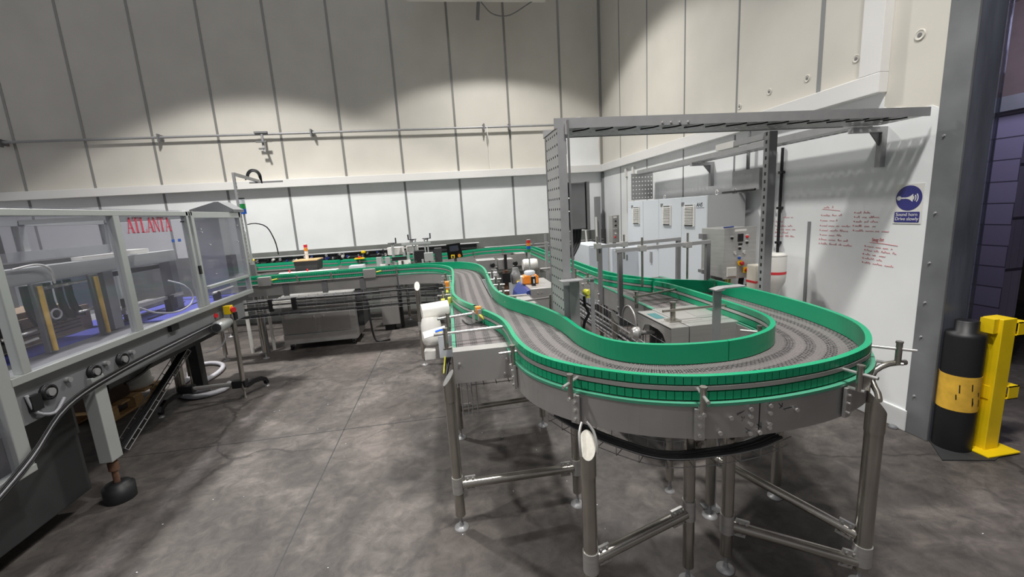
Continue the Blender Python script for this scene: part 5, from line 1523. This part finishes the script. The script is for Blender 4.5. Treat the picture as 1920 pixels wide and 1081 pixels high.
MB().tube(smooth([(FX - 0.04, 2.6, 0.96), (FX - 0.03, 2.62, 0.85), (FX - 0.03, 2.72, 0.8), (FX - 0.03, 2.8, 0.86)], 0.03), 0.010, 6).build('hose', HOSE, pm)
MB().tube(smooth([(-2.5, 3.95, 0.97), (-2.5, 3.9, 0.85), (-2.52, 3.7, 0.72), (-2.55, 3.5, 0.68)], 0.04), 0.012, 6).build('hose', BLACK, pm)
# mast with a cable arm, and the beacon
ms = thing('cable_mast', 'slotted steel mast with an angled arm carrying a loop of cables above the packing machine', 'mast', (-2.8, 6.41, 0))
sl = MB()
for k in range(24):
    sl.box(-2.784, -2.7835, 6.41, 6.42, 1.3 + 0.05 * k, 1.32 + 0.05 * k)
MB().box(-2.815, -2.785, 6.4, 6.43, 0, 2.55).build('mast_pole', GALV, ms, marks=sl, marks_mat=BLACK)
MB().box(-2.86, -2.74, 6.36, 6.48, 0, 0.008).build('base_plate', GALV_DARK, ms)
MB().bar((-2.8, 6.41, 2.535), (-2.8, 7.2, 2.50), 0.03, 0.04).build('arm', GALV, ms)
MB().bar((-2.9, 7.12, 2.475), (-2.43, 7.12, 2.475), 0.03, 0.022).build('cross_arm', GALV_DARK, ms)
for k in range(3):
    r_ = 0.10 - 0.014 * k
    pts = [(-2.8, 6.98 + 0.012 * k - r_ * math.cos(t) * 0.9, 2.53 + r_ * 1.15 * math.sin(t)) for t in [math.pi * i / 14 for i in range(15)]]
    pts = [(-2.86 + 0.0, 6.9, 2.5)] + [(-2.86 + (0.10 - r_) + (1 - math.cos(t)) * r_, 6.95, 2.54 + r_ * 1.1 * math.sin(t)) for t in [math.pi * i / 14 for i in range(15)]] + [(-2.68, 7.0, 2.45)]
    MB().tube(pts, 0.009, 6).build('cable_loop', BLACK, ms)
bc = thing('signal_beacon', 'tall signal beacon with clear, green and blue lenses beside the cable mast', 'signal tower', (-2.73, 6.37, 1.3))
for z0, z1, m_ in ((2.13, 2.195, CABINET), (2.065, 2.128, GREEN_LENS), (1.995, 2.063, BLUE_LENS)):
    MB().cyl((-2.73, 6.37, z0), (-2.73, 6.37, z1), 0.034, n=18).build('lens', m_, bc)
MB().cyl((-2.73, 6.37, 2.195), (-2.73, 6.37, 2.21), 0.036, n=18).build('cap', BLACK, bc)
MB().cyl((-2.73, 6.37, 1.3), (-2.73, 6.37, 1.995), 0.013, n=10).build('stem', ALU, bc)
MB().box(-2.76, -2.70, 6.345, 6.395, 0.0, 1.3).build('stand', GALV_DARK, bc)
MB().tube(smooth([(-2.7, 6.34, 1.85), (-2.62, 6.4, 1.86), (-2.52, 6.5, 1.8), (-2.46, 6.55, 1.6), (-2.44, 6.55, 1.4)], 0.05), 0.008, 6).build('cable', BLACK, bc)
gp = thing('grey_pillar', 'pale grey metal pillar behind the far end of the packing machine', 'pillar', (-2.86, 6.0, 0))
MB().box(-3.08, -2.86, 6.40, 6.55, 0.95, 2.05).build('pillar', MACHINE, gp, bevel=0.006)
MB().cyl((-2.97, 6.47, 0.0), (-2.97, 6.47, 0.95), 0.024, n=12).build('pillar_leg', WHITE, gp)
MB().box(-2.86, -2.82, 6.42, 6.54, 0.95, 1.75).build('side_strip', ALU, gp)
MB().cyl((-2.735, 6.42, 1.1), (-2.735, 6.42, 1.34), 0.013, n=10).build('grey_tube', ALU, gp)
MB().lathe((-2.735, 6.42, 1.34), [(0.016, 0), (0.018, 0.02), (0.010, 0.032)], n=12).build('yellow_cap', YELLOW, gp)

# emergency stop stand with chrome cross tube and black feet
es = thing('leg_stand', 'steel leg stand with black feet and chrome cross tube beside the packing machine', 'stand', (-2.35, 4.7, 0))
MB().cyl((-2.31, 4.70, 0.1), (-2.31, 4.74, 0.93), 0.024, n=14).lathe((-2.31, 4.70, 0), [(0.022, 0), (0.022, 0.008), (0.01, 0.02), (0.012, 0.1)], n=14).build('front_pole', TUBE, es)
MB().cyl((-2.80, 4.72, 0.16), (-2.36, 4.72, 0.16), 0.023, n=14).build('cross_tube', CHROME, es)
MB().box(-2.42, -2.28, 4.68, 4.76, 0.12, 0.2).build('tube_clamp', BLACK, es, bevel=0.008)
MB().box(-2.95, -2.8, 4.68, 4.76, 0.12, 0.2).build('tube_clamp', BLACK, es, bevel=0.008)


def claw(parent, x, y, dx, dy, n=9):
    pts = [(0.0, 0.15), (0.1, 0.165), (0.2, 0.15), (0.27, 0.11), (0.295, 0.06), (0.295, 0.03), (0.26, 0.03), (0.25, 0.07), (0.2, 0.1), (0.1, 0.11), (0.0, 0.1)]
    l = math.hypot(dx, dy); dx /= l; dy /= l
    m = MB().prism(pts, (x + dy * 0.02, y - dx * 0.02, 0), (dx, dy, 0), (0, 0, 1), (-dy, dx, 0), 0.04).build('black_foot', BLACK_GLOSS, parent, bevel=0.004)
    ex, ey = x + dx * 0.278, y + dy * 0.278
    MB().lathe((ex, ey, 0), [(0.025, 0), (0.025, 0.008), (0.008, 0.014), (0.008, 0.04)], n=12).build('foot_pad', GALV, m)


claw(es, -2.3, 4.74, 0.35, 1)
claw(es, -2.93, 4.7, -0.15, -1)
MB().cyl((-2.93, 4.75, 0.15), (-2.93, 4.77, 0.695), 0.028, n=14).cyl((-3.03, 4.85, 0.1), (-3.03, 4.87, 0.695), 0.026, n=14).build('rear_pole', TUBE, es)
MB().cyl((-3.16, 5.3, 0.12), (-3.16, 5.32, 0.69), 0.026, n=14).cyl((-3.16, 5.3, 0.0), (-3.16, 5.3, 0.14), 0.01, n=8).cyl((-3.03, 4.87, 0.4), (-3.16, 5.31, 0.42), 0.018, n=10).build('rear_pole', TUBE, es)
eb = thing('emergency_stop', 'yellow emergency stop box with a red button on top of the leg stand pole', 'switch', (-2.31, 4.74, 0.97))
MB().box(-2.37, -2.30, 4.69, 4.76, 0.93, 1.02).build('box', YELLOW, eb, bevel=0.006)
MB().cyl((-2.30, 4.725, 0.975), (-2.27, 4.70, 0.975), 0.03, 0.026, n=16).build('red_button', RED, eb)
MB().box(-2.32, -2.28, 4.72, 4.78, 0.86, 0.94).build('clamp', BLACK, eb)
MB().cyl((-2.41, 4.6, 0.95), (-2.385, 4.58, 0.95), 0.022, n=12).build('second_button', RED, eb)
sm = thing('small_motor', 'small silver electric motor under the far end of the packing machine', 'motor', (-2.32, 4.62, 0.85))
MB().lathe((-2.318, 4.42, 0.86), [(0.045, 0), (0.058, 0.01), (0.06, 0.03), (0.06, 0.16), (0.045, 0.17), (0.04, 0.25)], (-0.02, 1, 0), 16).build('motor_housing', ALU, sm)
MB().cyl((-2.3178, 4.419, 0.86), (-2.317, 4.412, 0.86), 0.04, n=16).build('fan_cover', DARK, sm)
MB().tube(smooth([(-2.34, 4.56, 0.8), (-2.345, 4.58, 0.7), (-2.4, 4.56, 0.62), (-2.5, 4.5, 0.6)], 0.03), 0.008, 6).build('motor_cable', HOSE, sm)
hs = MB().tube(smooth([(-3.3, 5.5, 0.03), (-3.5, 5.92, 0.03), (-3.35, 6.06, 0.03), (-3.12, 5.92, 0.03), (-3.02, 5.6, 0.03), (-3.05, 5.1, 0.03), (-2.95, 4.95, 0.05), (-2.8, 5.0, 0.05)], 0.06), 0.028, 10)
hs.tube(smooth([(-3.3, 5.5, 0.03), (-3.25, 5.2, 0.03), (-3.1, 4.95, 0.03), (-2.85, 4.82, 0.03), (-2.65, 4.95, 0.03), (-2.68, 5.15, 0.03)], 0.06), 0.028, 10)
tag(hs.build('suction_hose', HOSE), 'thick grey hose lying in loops on the floor behind the leg stand', 'hose')

# pallet, carton and white bag under the machine
pa = thing('pallet', 'wooden pallet on the floor behind the machine leg', 'pallet', (-3.75, 4.8, 0))
for k in range(5):
    MB().box(-4.2, -3.42, 4.42 + 0.17 * k, 4.54 + 0.17 * k, 0.115, 0.135).build('deck_board', WOOD, pa)
for x in (-4.15, -3.8, -3.45):
    MB().box(x - 0.04, x + 0.04, 4.42, 5.22, 0.0, 0.022).build('bottom_board', WOOD, pa)
    for y_ in (4.47, 4.82, 5.17):
        MB().box(x - 0.04, x + 0.04, y_ - 0.06, y_ + 0.06, 0.022, 0.115).build('block', WOOD, pa)
ct_ = MB().box(-4.1, -3.5, 4.45, 4.85, 0.136, 0.62)
tag(ct_.build('carton', BROWN_DK, bevel=0.01), 'dark brown carton on the wooden pallet', 'carton')
tb = thing('white_tub', 'white plastic tub with a wide rim behind the cable ladder', 'tub', (-3.55, 5.05, 0.14))
MB().lathe((-3.6, 5.08, 0.137), [(0.15, 0), (0.17, 0.05), (0.15, 0.06), (0.14, 0.4), (0.15, 0.46)], n=24).build('tub_body', WHITE, tb)
cl = thing('cable_ladder', 'wire cable ladder full of black cables sloping from the machine down to the floor', 'cable tray', (-2.85, 4.3, 0))
A, B = Vector((-2.62, 4.40, 0.66)), Vector((-2.86, 3.75, 0.03))
d = (B - A).normalized(); s_ = d.cross(Vector((0, 0, 1))).normalized(); n_ = s_.cross(d)
w = MB()
for o in (-0.06, 0, 0.06):
    w.tube([A + s_ * o, B + s_ * o], 0.004, 5)
for o in (-0.06, 0.06):
    w.tube([A + s_ * o + n_ * 0.04, B + s_ * o + n_ * 0.04], 0.004, 5)
L_ = (B - A).length
for k in range(12):
    p = A + d * (L_ * k / 11)
    w.tube([p + s_ * -0.06 + n_ * 0.04, p + s_ * -0.06, p + s_ * 0.06, p + s_ * 0.06 + n_ * 0.04], 0.0035, 5)
w.build('wire_mesh', GALV, cl)
for o in (-0.035, -0.01, 0.015, 0.035):
    MB().tube([A + s_ * o + n_ * 0.016, B + s_ * o + n_ * 0.016], 0.011, 6).build('black_cable', BLACK, cl)

# ------------------------------------------------------------------ kit between the conveyors
sc_ = thing('steel_cabinet', 'stainless two door cabinet on castors under the cross conveyor', 'cabinet', (-1.9, 6.6, 0))
MB().box(-2.47, -1.45, 6.36, 6.95, 0.24, 0.80).build('body', STEEL, sc_, bevel=0.005)
MB().box(-2.47, -1.45, 6.34, 6.95, 0.10, 0.24).build('base_skirt', STEEL, sc_, bevel=0.004)
for x0, x1, hx in ((-2.43, -2.0, -2.03), (-1.94, -1.52, -1.9)):
    d_ = MB().box(x0, x1, 6.345, 6.36, 0.26, 0.77).build('door', STEEL_PLATE, sc_, bevel=0.003)
    MB().cyl((hx, 6.345, 0.48), (hx, 6.33, 0.48), 0.013, n=12).build('door_knob', CHROME, d_)
for x in (-2.4, -1.52):
    for y_ in (6.42, 6.88):
        c_ = MB().cyl((x - 0.015, y_, 0.04), (x + 0.015, y_, 0.04), 0.038, n=16).build('castor', BLACK, sc_)
        MB().box(x - 0.022, x + 0.022, y_ - 0.02, y_ + 0.03, 0.05, 0.1).build('castor_fork', GALV, c_)
MB().box(-1.44, -1.36, 6.5, 6.9, 0.25, 0.85).build('side_pack', DARK, sc_)
MB().tube(smooth([(-1.36, 6.6, 0.8), (-1.28, 6.5, 0.6), (-1.26, 6.45, 0.3), (-1.2, 6.4, 0.02), (-1.0, 6.4, 0.02)], 0.05), 0.016, 6).build('cable', BLACK, sc_)
pd = thing('labeller_pedestal', 'stainless pedestal with black feet right of the two door cabinet', 'pedestal', (-1.05, 7.1, 0))
MB().box(-1.18, -0.9, 7.0, 7.25, 0.10, 0.75).build('pedestal_box', STEEL_PLATE, pd, bevel=0.004)
MB().box(-1.15, -1.0, 7.02, 7.2, 0.0, 0.1).box(-0.9, -0.86, 7.1, 7.25, 0, 0.7).build('black_foot', BLACK, pd)
MB().box(-1.34, -0.05, 6.96, 7.3, 0.75, 0.88).build('pedestal_frame', STEEL_PLATE, pd)
# labelling machine
lm = thing('labelling_machine', 'labelling machine with upright shafts, black crank handles and white label reels', 'machine', (-0.7, 7.3, 0.88))
MB().box(-1.4, -0.05, 7.05, 7.5, 0.88, 1.0).build('bed_plate', STEEL_PLATE, lm)
for x, z1, r_ in ((-0.93, 1.40, 0.022), (-0.60, 1.44, 0.012), (-0.55, 1.44, 0.012), (-0.40, 1.44, 0.012), (-0.35, 1.44, 0.012), (-0.75, 1.25, 0.022), (-1.12, 1.2, 0.016)):
    MB().cyl((x, 7.3, 1.0), (x, 7.3, z1), r_, n=12).build('shaft', ALU, lm)
for x, s1 in ((-0.93, 1), (-0.6, -1), (-0.36, 1), (-1.1, 0)):
    zt = {-0.93: 1.41, -0.6: 1.45, -0.36: 1.45, -1.1: 1.24}[x]
    c_ = MB().bar((x - 0.07, 7.3, zt), (x + 0.07, 7.3, zt), 0.03, 0.012).cyl((x, 7.3, zt - 0.02), (x, 7.3, zt), 0.03, 0.02, n=12).build('crank', BLACK, lm)
    MB().cyl((x + 0.06 * (s1 or 0.2), 7.3, zt), (x + 0.062 * (s1 or 0.2), 7.3, zt + 0.085), 0.011, n=10).build('crank_grip', BLACK_GLOSS, c_)
MB().box(-0.78, -0.3, 7.28, 7.34, 1.36, 1.39).build('cross_head', ALU, lm)
for x, y_, z_, r_ in ((-0.9, 7.45, 1.27, 0.14), (-0.62, 7.42, 1.28, 0.1)):
    MB().cyl((x, y_, z_ - 0.06), (x, y_, z_ + 0.06), r_, n=24).build('label_reel', WHITE, lm)
MB().box(-0.58, -0.42, 7.2, 7.34, 1.06, 1.26).build('drive_housing', BLACK, lm, bevel=0.006)
MB().box(-0.42, -0.27, 7.15, 7.25, 1.08, 1.22).build('clamp_block', ALU, lm, bevel=0.004)
MB().box(-0.25, -0.13, 7.2, 7.36, 1.03, 1.28).build('side_housing', DARK, lm, bevel=0.004)
for xa, xb, zz in ((-1.2, -1.12, 1.2), (-1.06, -0.98, 1.19), (-0.7, -0.66, 1.24)):
    MB().box(xa, xb, 7.2, 7.27, 1.0, zz).build('guide_plate', ALU, lm)
MB().box(-0.85, -0.65, 7.18, 7.22, 1.04, 1.12).box(-1.14, -1.06, 7.15, 7.2, 1.0, 1.08).build('label_web', WHITE, lm)
MB().box(-0.95, -0.72, 7.22, 7.26, 1.12, 1.18).build('black_rollers', BLACK, lm)
for k in range(7):
    x = -1.0 + 0.11 * k
    MB().cyl((x, 7.16, 1.0), (x, 7.16, 1.08 + 0.02 * (k % 3)), 0.018, n=10).build('roller', ALU if k % 2 else DARK, lm)
MB().box(-1.62, -1.4, 7.1, 7.3, 0.93, 1.1).build('grey_cover', CABINET, lm)
MB().box(-1.68, -1.5, 7.05, 7.1, 0.95, 1.06).build('end_box', DARK, lm)
hm = thing('operator_screen', 'black tilted operator screen with a yellow switch and red button', 'screen', (0.08, 6.95, 1.2))
MB().prism([(-0.01, 0.0), (0.235, 0.03), (0.20, 0.27), (-0.025, 0.25)], (-0.02, 6.95, 1.1), (1, 0, 0), (0, -0.15, 0.985), (0, 1, 0.15), 0.05).build('housing', BLACK_GLOSS, hm, bevel=0.004)
MB().prism([(0.03, 0.13), (0.175, 0.14), (0.165, 0.23), (0.025, 0.22)], (-0.02, 6.948, 1.1), (1, 0, 0), (0, -0.15, 0.985), (0, 1, 0.15), 0.002).build('screen', SCREEN, hm)
MB().box(0.02, 0.08, 6.92, 6.935, 1.12, 1.175).build('switch_plate', YELLOW, hm)
MB().cyl((0.05, 6.92, 1.147), (0.05, 6.9, 1.147), 0.018, n=12).build('switch_knob', DARK, hm)
MB().cyl((0.155, 6.93, 1.155), (0.155, 6.9, 1.155), 0.026, n=14).build('red_button', AMBER, hm)
MB().cyl((0.09, 7.0, 0.0), (0.09, 7.0, 1.15), 0.022, n=12).box(0.0, 0.18, 6.92, 7.1, 0, 0.01).build('stand', GALV_DARK, hm)
# beacon and dark box further left
bx = thing('turntable_box', 'dark box with a pale lid behind the cross conveyor', 'box', (-2.26, 7.2, 0.9))
MB().prism([(-0.17, 1.08), (0.155, 1.08), (0.175, 1.235), (-0.185, 1.235)], (-2.26, 7.1, 0), (1, 0, 0), (0, 0, 1), (0, 1, 0), 0.3).build('box_body', DARK, bx)
MB().box(-2.45, -2.08, 7.08, 7.42, 1.235, 1.25).build('lid', WOOD, bx)
MB().box(-2.35, -2.15, 7.15, 7.35, 0, 1.08).build('stand', DARK, bx)
b2 = thing('signal_beacon', 'small signal beacon with red and amber lenses on the dark box', 'signal tower', (-2.28, 7.25, 1.25))
for z0, z1, m_ in ((1.44, 1.485, RED), (1.385, 1.435, AMBER), (1.335, 1.38, WHITE)):
    MB().cyl((-2.28, 7.25, z0), (-2.28, 7.25, z1), 0.028, n=16).build('lens', m_, b2)
MB().cyl((-2.28, 7.25, 1.485), (-2.28, 7.25, 1.498), 0.029, n=16).cyl((-2.28, 7.25, 1.25), (-2.28, 7.25, 1.335), 0.026, n=14).build('stem', WHITE, b2)
tt = thing('white_table', 'white table edge with a small round stool top behind the cross conveyor', 'table', (-2.4, 6.8, 0))
MB().box(-2.62, -1.75, 6.65, 7.0, 1.07, 1.09).build('table_top', WHITE, tt)
MB().box(-2.55, -2.5, 6.7, 6.75, 0.99, 1.07).build('support', DARK, tt)
for x, y_ in ((-2.6, 6.97), (-1.78, 6.97)):
    MB().box(x - 0.015, x + 0.015, y_ - 0.015, y_ + 0.015, 0, 1.07).build('table_leg', GALV_DARK, tt)
MB().lathe((-2.68, 6.75, 1.09), [(0.11, 0), (0.12, 0.01), (0.12, 0.02)], n=20).cyl((-2.68, 6.75, 1.0), (-2.68, 6.75, 1.09), 0.05, n=12).build('round_top', DARK, tt)
for x in (-2.45, -2.19):
    MB().cyl((x, 6.9, 1.09), (x, 6.9, 1.13), 0.012, 0.009, n=10).build('red_knob', RED, tt)
# black fittings rail along the wall with its rod
fr = thing('fittings_rail', 'long dark wall rail crowded with small fittings low along the back wall', 'rail', (-1.9, 8.5, 1.2))
MB().cyl((-4.6, 8.48, 1.235), (0.6, 8.48, 1.235), 0.018, n=10).build('rail_tube', GALV, fr)
MB().box(-4.6, 0.55, 8.5, 8.55, 1.13, 1.22).build('backing', DARK, fr)
rnd = random.Random(9)
for m_, nn in ((BLACK, 30), (GALV, 26), (WHITE, 14), (BLUE, 12)):
    q = MB()
    for k in range(nn):
        x = rnd.uniform(-4.5, -0.4); z_ = rnd.uniform(1.13, 1.2)
        q.cyl((x, 8.44, z_), (x + rnd.uniform(-0.02, 0.02), 8.5, z_ + 0.01), rnd.uniform(0.012, 0.025), n=8)
    fo = q.build('fittings', m_, fr); fo['kind'] = 'stuff'
MB().lathe((-1.62, 8.4, 1.2), [(0.035, 0), (0.045, 0.02), (0.03, 0.05)], n=14).build('yellow_knob', YELLOW, fr)
yv2 = thing('stop_button', 'yellow and red stop button standing up from the back conveyor', 'switch', (-1.55, 7.7, 1.18))
MB().box(-1.64, -1.48, 7.66, 7.74, 1.155, 1.175).build('yellow_base', YELLOW, yv2)
MB().cyl((-1.56, 7.7, 1.175), (-1.56, 7.7, 1.2), 0.025, n=12).build('red_button', RED, yv2)
# grey rails on the kerb at the right end of the back wall
pr_ = thing('pipe_rails', 'thin horizontal pipes along the back wall behind the perforated tower', 'pipe', (2.2, 8.5, 1.1))
for z_ in (1.13, 1.07, 0.82, 0.72):
    MB().cyl((0.7, 8.49, z_), (3.2, 8.49, z_), 0.014, n=8).build('pipe', GALV, pr_)
for x in (1.7, 2.95):
    MB().box(x - 0.02, x + 0.02, 8.47, 8.56, 0.4, 1.15).build('upright', GALV_DARK, pr_)
wv = thing('white_riser', 'two thin white riser pipes at the far corner behind the tower', 'pipe', (2.85, 8.3, 0))
MB().cyl((2.85, 8.35, 0.0), (2.75, 8.35, 1.75), 0.02, n=8).build('riser', WHITE, wv)
MB().cyl((3.0, 8.3, 0), (2.98, 8.3, 1.6), 0.022, n=8).build('riser', WHITE, wv)
rc = MB().box(3.0, 3.1, 8.35, 8.45, 0, 2.0)
tag(rc.build('corner_duct', JOINT_DULL), 'grey duct in the far corner of the room', 'duct')

# coding printer with a jug and a can on top
pk = thing('coding_printer', 'stainless coding printer with a blue curved front inside the conveyor loop', 'printer', (0.95, 4.6, 0))
MB().box(0.80, 1.10, 4.27, 4.95, 0.52, 1.0).build('body', STEEL_PLATE, pk, bevel=0.008)
MB().prism([(0.80, 0.55), (0.80, 0.99), (0.77, 0.985), (0.71, 0.9), (0.68, 0.75), (0.685, 0.6), (0.7, 0.55)], (0, 4.27, 0), (1, 0, 0), (0, 0, 1), (0, 1, 0), 0.62).build('front_cover', BLUE, pk, bevel=0.006)
MB().prism([(0.70, 0.88), (0.676, 0.76), (0.68, 0.68), (0.69, 0.68), (0.686, 0.76), (0.71, 0.875)], (0, 4.4, 0), (1, 0, 0), (0, 0, 1), (0, 1, 0), 0.3).build('screen', SCREEN, pk)
MB().box(0.85, 1.05, 4.35, 4.85, 0.02, 0.52).build('stand', GALV_DARK, pk)
MB().box(0.8, 1.1, 4.3, 4.9, 0, 0.02).build('base_plate', DARK, pk)
MB().cyl((0.88, 4.27, 0.95), (0.88, 4.262, 0.95), 0.008, n=8).cyl((0.92, 4.27, 0.95), (0.92, 4.262, 0.95), 0.008, n=8).build('screws', CHROME, pk)
MB().tube(smooth([(1.1, 4.4, 0.95), (1.16, 4.35, 0.85), (1.14, 4.3, 0.65), (1.12, 4.28, 0.5)], 0.04), 0.014, 6).build('black_cable', BLACK, pk)
jg = thing('solvent_jug', 'orange jug with a pale lid standing on the coding printer', 'jug', (0.86, 4.62, 1.0))
MB().prism([(0.78, 1.002), (0.955, 1.002), (0.955, 1.08), (0.935, 1.1), (0.8, 1.1), (0.78, 1.08)], (0, 4.55, 0), (1, 0, 0), (0, 0, 1), (0, 1, 0), 0.12).build('jug_body', ORANGE, jg, bevel=0.012)
MB().box(0.765, 0.80, 4.6, 4.68, 1.002, 1.09).build('white_side', WHITE, jg, bevel=0.01)
MB().lathe((0.865, 4.61, 1.1), [(0.06, 0), (0.062, 0.035), (0.05, 0.045)], n=20).build('lid', CABINET, jg)
cn = thing('drinks_can', 'small black drinks can standing in front of the orange jug', 'can', (0.875, 4.46, 1.0))
MB().lathe((0.875, 4.46, 1.002), [(0.024, 0), (0.027, 0.008), (0.027, 0.088), (0.022, 0.098)], n=20).build('can_body', BLACK_GLOSS, cn)
MB().lathe((0.875, 4.46, 1.1), [(0.022, 0), (0.0225, 0.004), (0.018, 0.003)], n=20).build('can_top', CHROME, cn)
MB().bar((0.875, 4.432, 1.03), (0.875, 4.432, 1.075), 0.015, 0.002, (0, 1, 0)).build('label_mark', CABINET, cn)
b3 = thing('signal_beacon', 'signal beacon with red, amber, blue and green lenses behind the coding printer', 'signal tower', (1.02, 5.4, 0))
for z0, z1, m_ in ((1.395, 1.43, RED), (1.357, 1.393, AMBER), (1.318, 1.355, BLUE_LENS), (1.28, 1.316, GREEN_LENS)):
    MB().cyl((1.02, 5.4, z0), (1.02, 5.4, z1), 0.027, n=16).build('lens', m_, b3)
MB().cyl((1.02, 5.4, 1.43), (1.02, 5.4, 1.44), 0.025, n=14).cyl((1.02, 5.4, 1.2), (1.02, 5.4, 1.28), 0.02, n=12).build('collar', ALU, b3)
MB().cyl((1.02, 5.4, 0.0), (1.02, 5.4, 1.2), 0.009, n=10).box(0.95, 1.09, 5.33, 5.47, 0, 0.01).build('stem', ALU, b3)
m2 = thing('gear_motor', 'white geared motor among the conveyors behind the coding printer', 'motor', (1.1, 5.7, 1.05))
MB().lathe((0.98, 5.7, 1.07), [(0.07, 0), (0.085, 0.02), (0.085, 0.16), (0.075, 0.2), (0.03, 0.21)], (1, 0, 0), 20).build('motor_housing', WHITE, m2)
MB().box(1.0, 1.14, 5.66, 5.8, 0.0, 1.0).build('mount', GALV_DARK, m2)
tp = thing('square_post', 'plain square steel post left of the perforated tower', 'post', (1.17, 5.0, 0))
MB().box(1.15, 1.185, 5.0, 5.03, 0, 1.42).box(1.19, 1.215, 5.2, 5.22, 0.3, 1.5).build('post', GALV, tp)
MB().cyl((1.07, 5.0, 1.1), (1.2, 5.0, 1.1), 0.012, n=8).build('stub', CHROME, tp)
# rejecting unit with two hanging motors on a black column
ru = thing('transfer_unit', 'unit with two hanging steel motors on a dark column beside the straight conveyor', 'machine', (0.75, 6.2, 0))
MB().box(0.38, 0.66, 6.2, 6.45, 0.95, 1.13).build('left_box', STEEL, ru, bevel=0.005)
MB().box(0.70, 0.92, 6.2, 6.4, 0.97, 1.12).build('right_box', STEEL, ru, bevel=0.005)
MB().box(0.98, 1.14, 6.3, 6.5, 1.0, 1.18).build('far_box', STEEL_PLATE, ru, bevel=0.004)
for x in (0.63, 0.97):
    MB().lathe((x - 0.02, 6.18, 1.05), [(0.036, 0), (0.036, 0.03), (0.025, 0.035)], (0, -1, 0), 16).build('black_dial', BLACK, ru)
for x in (0.63, 0.95):
    MB().lathe((x, 6.2, 0.74), [(0.06, 0), (0.07, 0.02), (0.07, 0.16), (0.05, 0.19), (0.045, 0.24)], n=18).build('motor', GALV, ru)
MB().cyl((0.8, 6.2, 0.2), (0.8, 6.2, 0.95), 0.04, n=14).build('column', RUST, ru)
MB().box(0.74, 0.86, 6.1, 6.3, 0.78, 0.92).box(0.78, 0.82, 6.1, 6.14, 0.98, 1.2).build('black_clamp', BLACK, ru)
MB().box(0.7, 0.9, 6.1, 6.3, 0, 0.2).build('foot_block', DARK, ru)
MB().cyl((0.95, 6.12, 0.76), (1.05, 6.12, 0.77), 0.024, n=10).build('yellow_grip', YELLOW, ru)
pl = thing('back_board', 'white skirting panel standing behind the two hanging steel motors', 'panel', (0.75, 6.9, 0.3))
MB().box(0.48, 0.72, 6.8, 6.82, 0.1, 0.75).build('left_panel', CABINET, pl)
MB().box(0.86, 1.1, 6.8, 6.82, 0.1, 0.8).build('right_panel', CABINET, pl)
MB().box(0.5, 1.1, 6.82, 6.85, 0.0, 0.12).build('panel_foot', GALV_DARK, pl)
# flat cover plate and adjusting rod at the start of the loop belt
MB().box(0.47, 0.66, 3.28, 3.6, 1.054, 1.064).build('cover_plate', STEEL, loop)
r_ = MB().cyl((0.45, 3.22, 1.1), (0.80, 3.27, 1.105), 0.008, n=10).build('cross_rod', CHROME, loop)
MB().cyl((0.77, 3.26, 1.0), (0.77, 3.26, 1.13), 0.011, n=10).cyl((0.66, 3.26, 1.0), (0.79, 3.26, 1.0), 0.008, n=8).build('clamp_post', TUBE, r_)
# cable baskets along the near side of the return conveyor
kb = thing('cable_basket', 'deep wire cable basket along the near side of the return conveyor', 'cable tray', (1.3, 3.4, 0.8))
w = MB()
for x, z_ in ((1.22, 0.9), (1.22, 0.83), (1.22, 0.76), (1.27, 0.74), (1.33, 0.74), (1.37, 0.80), (1.37, 0.88)):
    w.tube([(x, 2.5, z_), (x, 5.2, z_)], 0.003, 5)
for k in range(34):
    y_ = 2.5 + 0.08 * k
    w.tube([(1.22, y_, 0.9), (1.22, y_, 0.74), (1.37, y_, 0.74), (1.37, y_, 0.9)], 0.0028, 4)
w.build('wire_mesh', GALV, kb)
for k in range(5):
    x = 1.245 + 0.025 * k
    MB().tube(smooth([(x, 2.5, 0.76), (x + 0.005, 3.1, 0.765 + 0.012 * (k % 2)), (x - 0.004, 3.9, 0.76), (x, 5.2, 0.77)], 0.1), 0.011, 6).build('cable', BLACK if k % 2 else GALV_DARK, kb)

# chips of litter on the slab
rnd = random.Random(21)
lt = MB()
for k in range(60):
    x, y_ = rnd.uniform(-2.2, 3.3), rnd.uniform(0.9, 5.0)
    a = rnd.uniform(0, 3.1); s_ = rnd.uniform(0.003, 0.009)
    lt.bar((x, y_, 0.0025), (x + math.cos(a) * s_, y_ + math.sin(a) * s_, 0.0025), 0.005, 0.004)
o = tag(lt.build('floor_litter', CABINET), 'tiny pale chips of litter scattered over the dark concrete floor', 'litter')
o['kind'] = 'stuff'
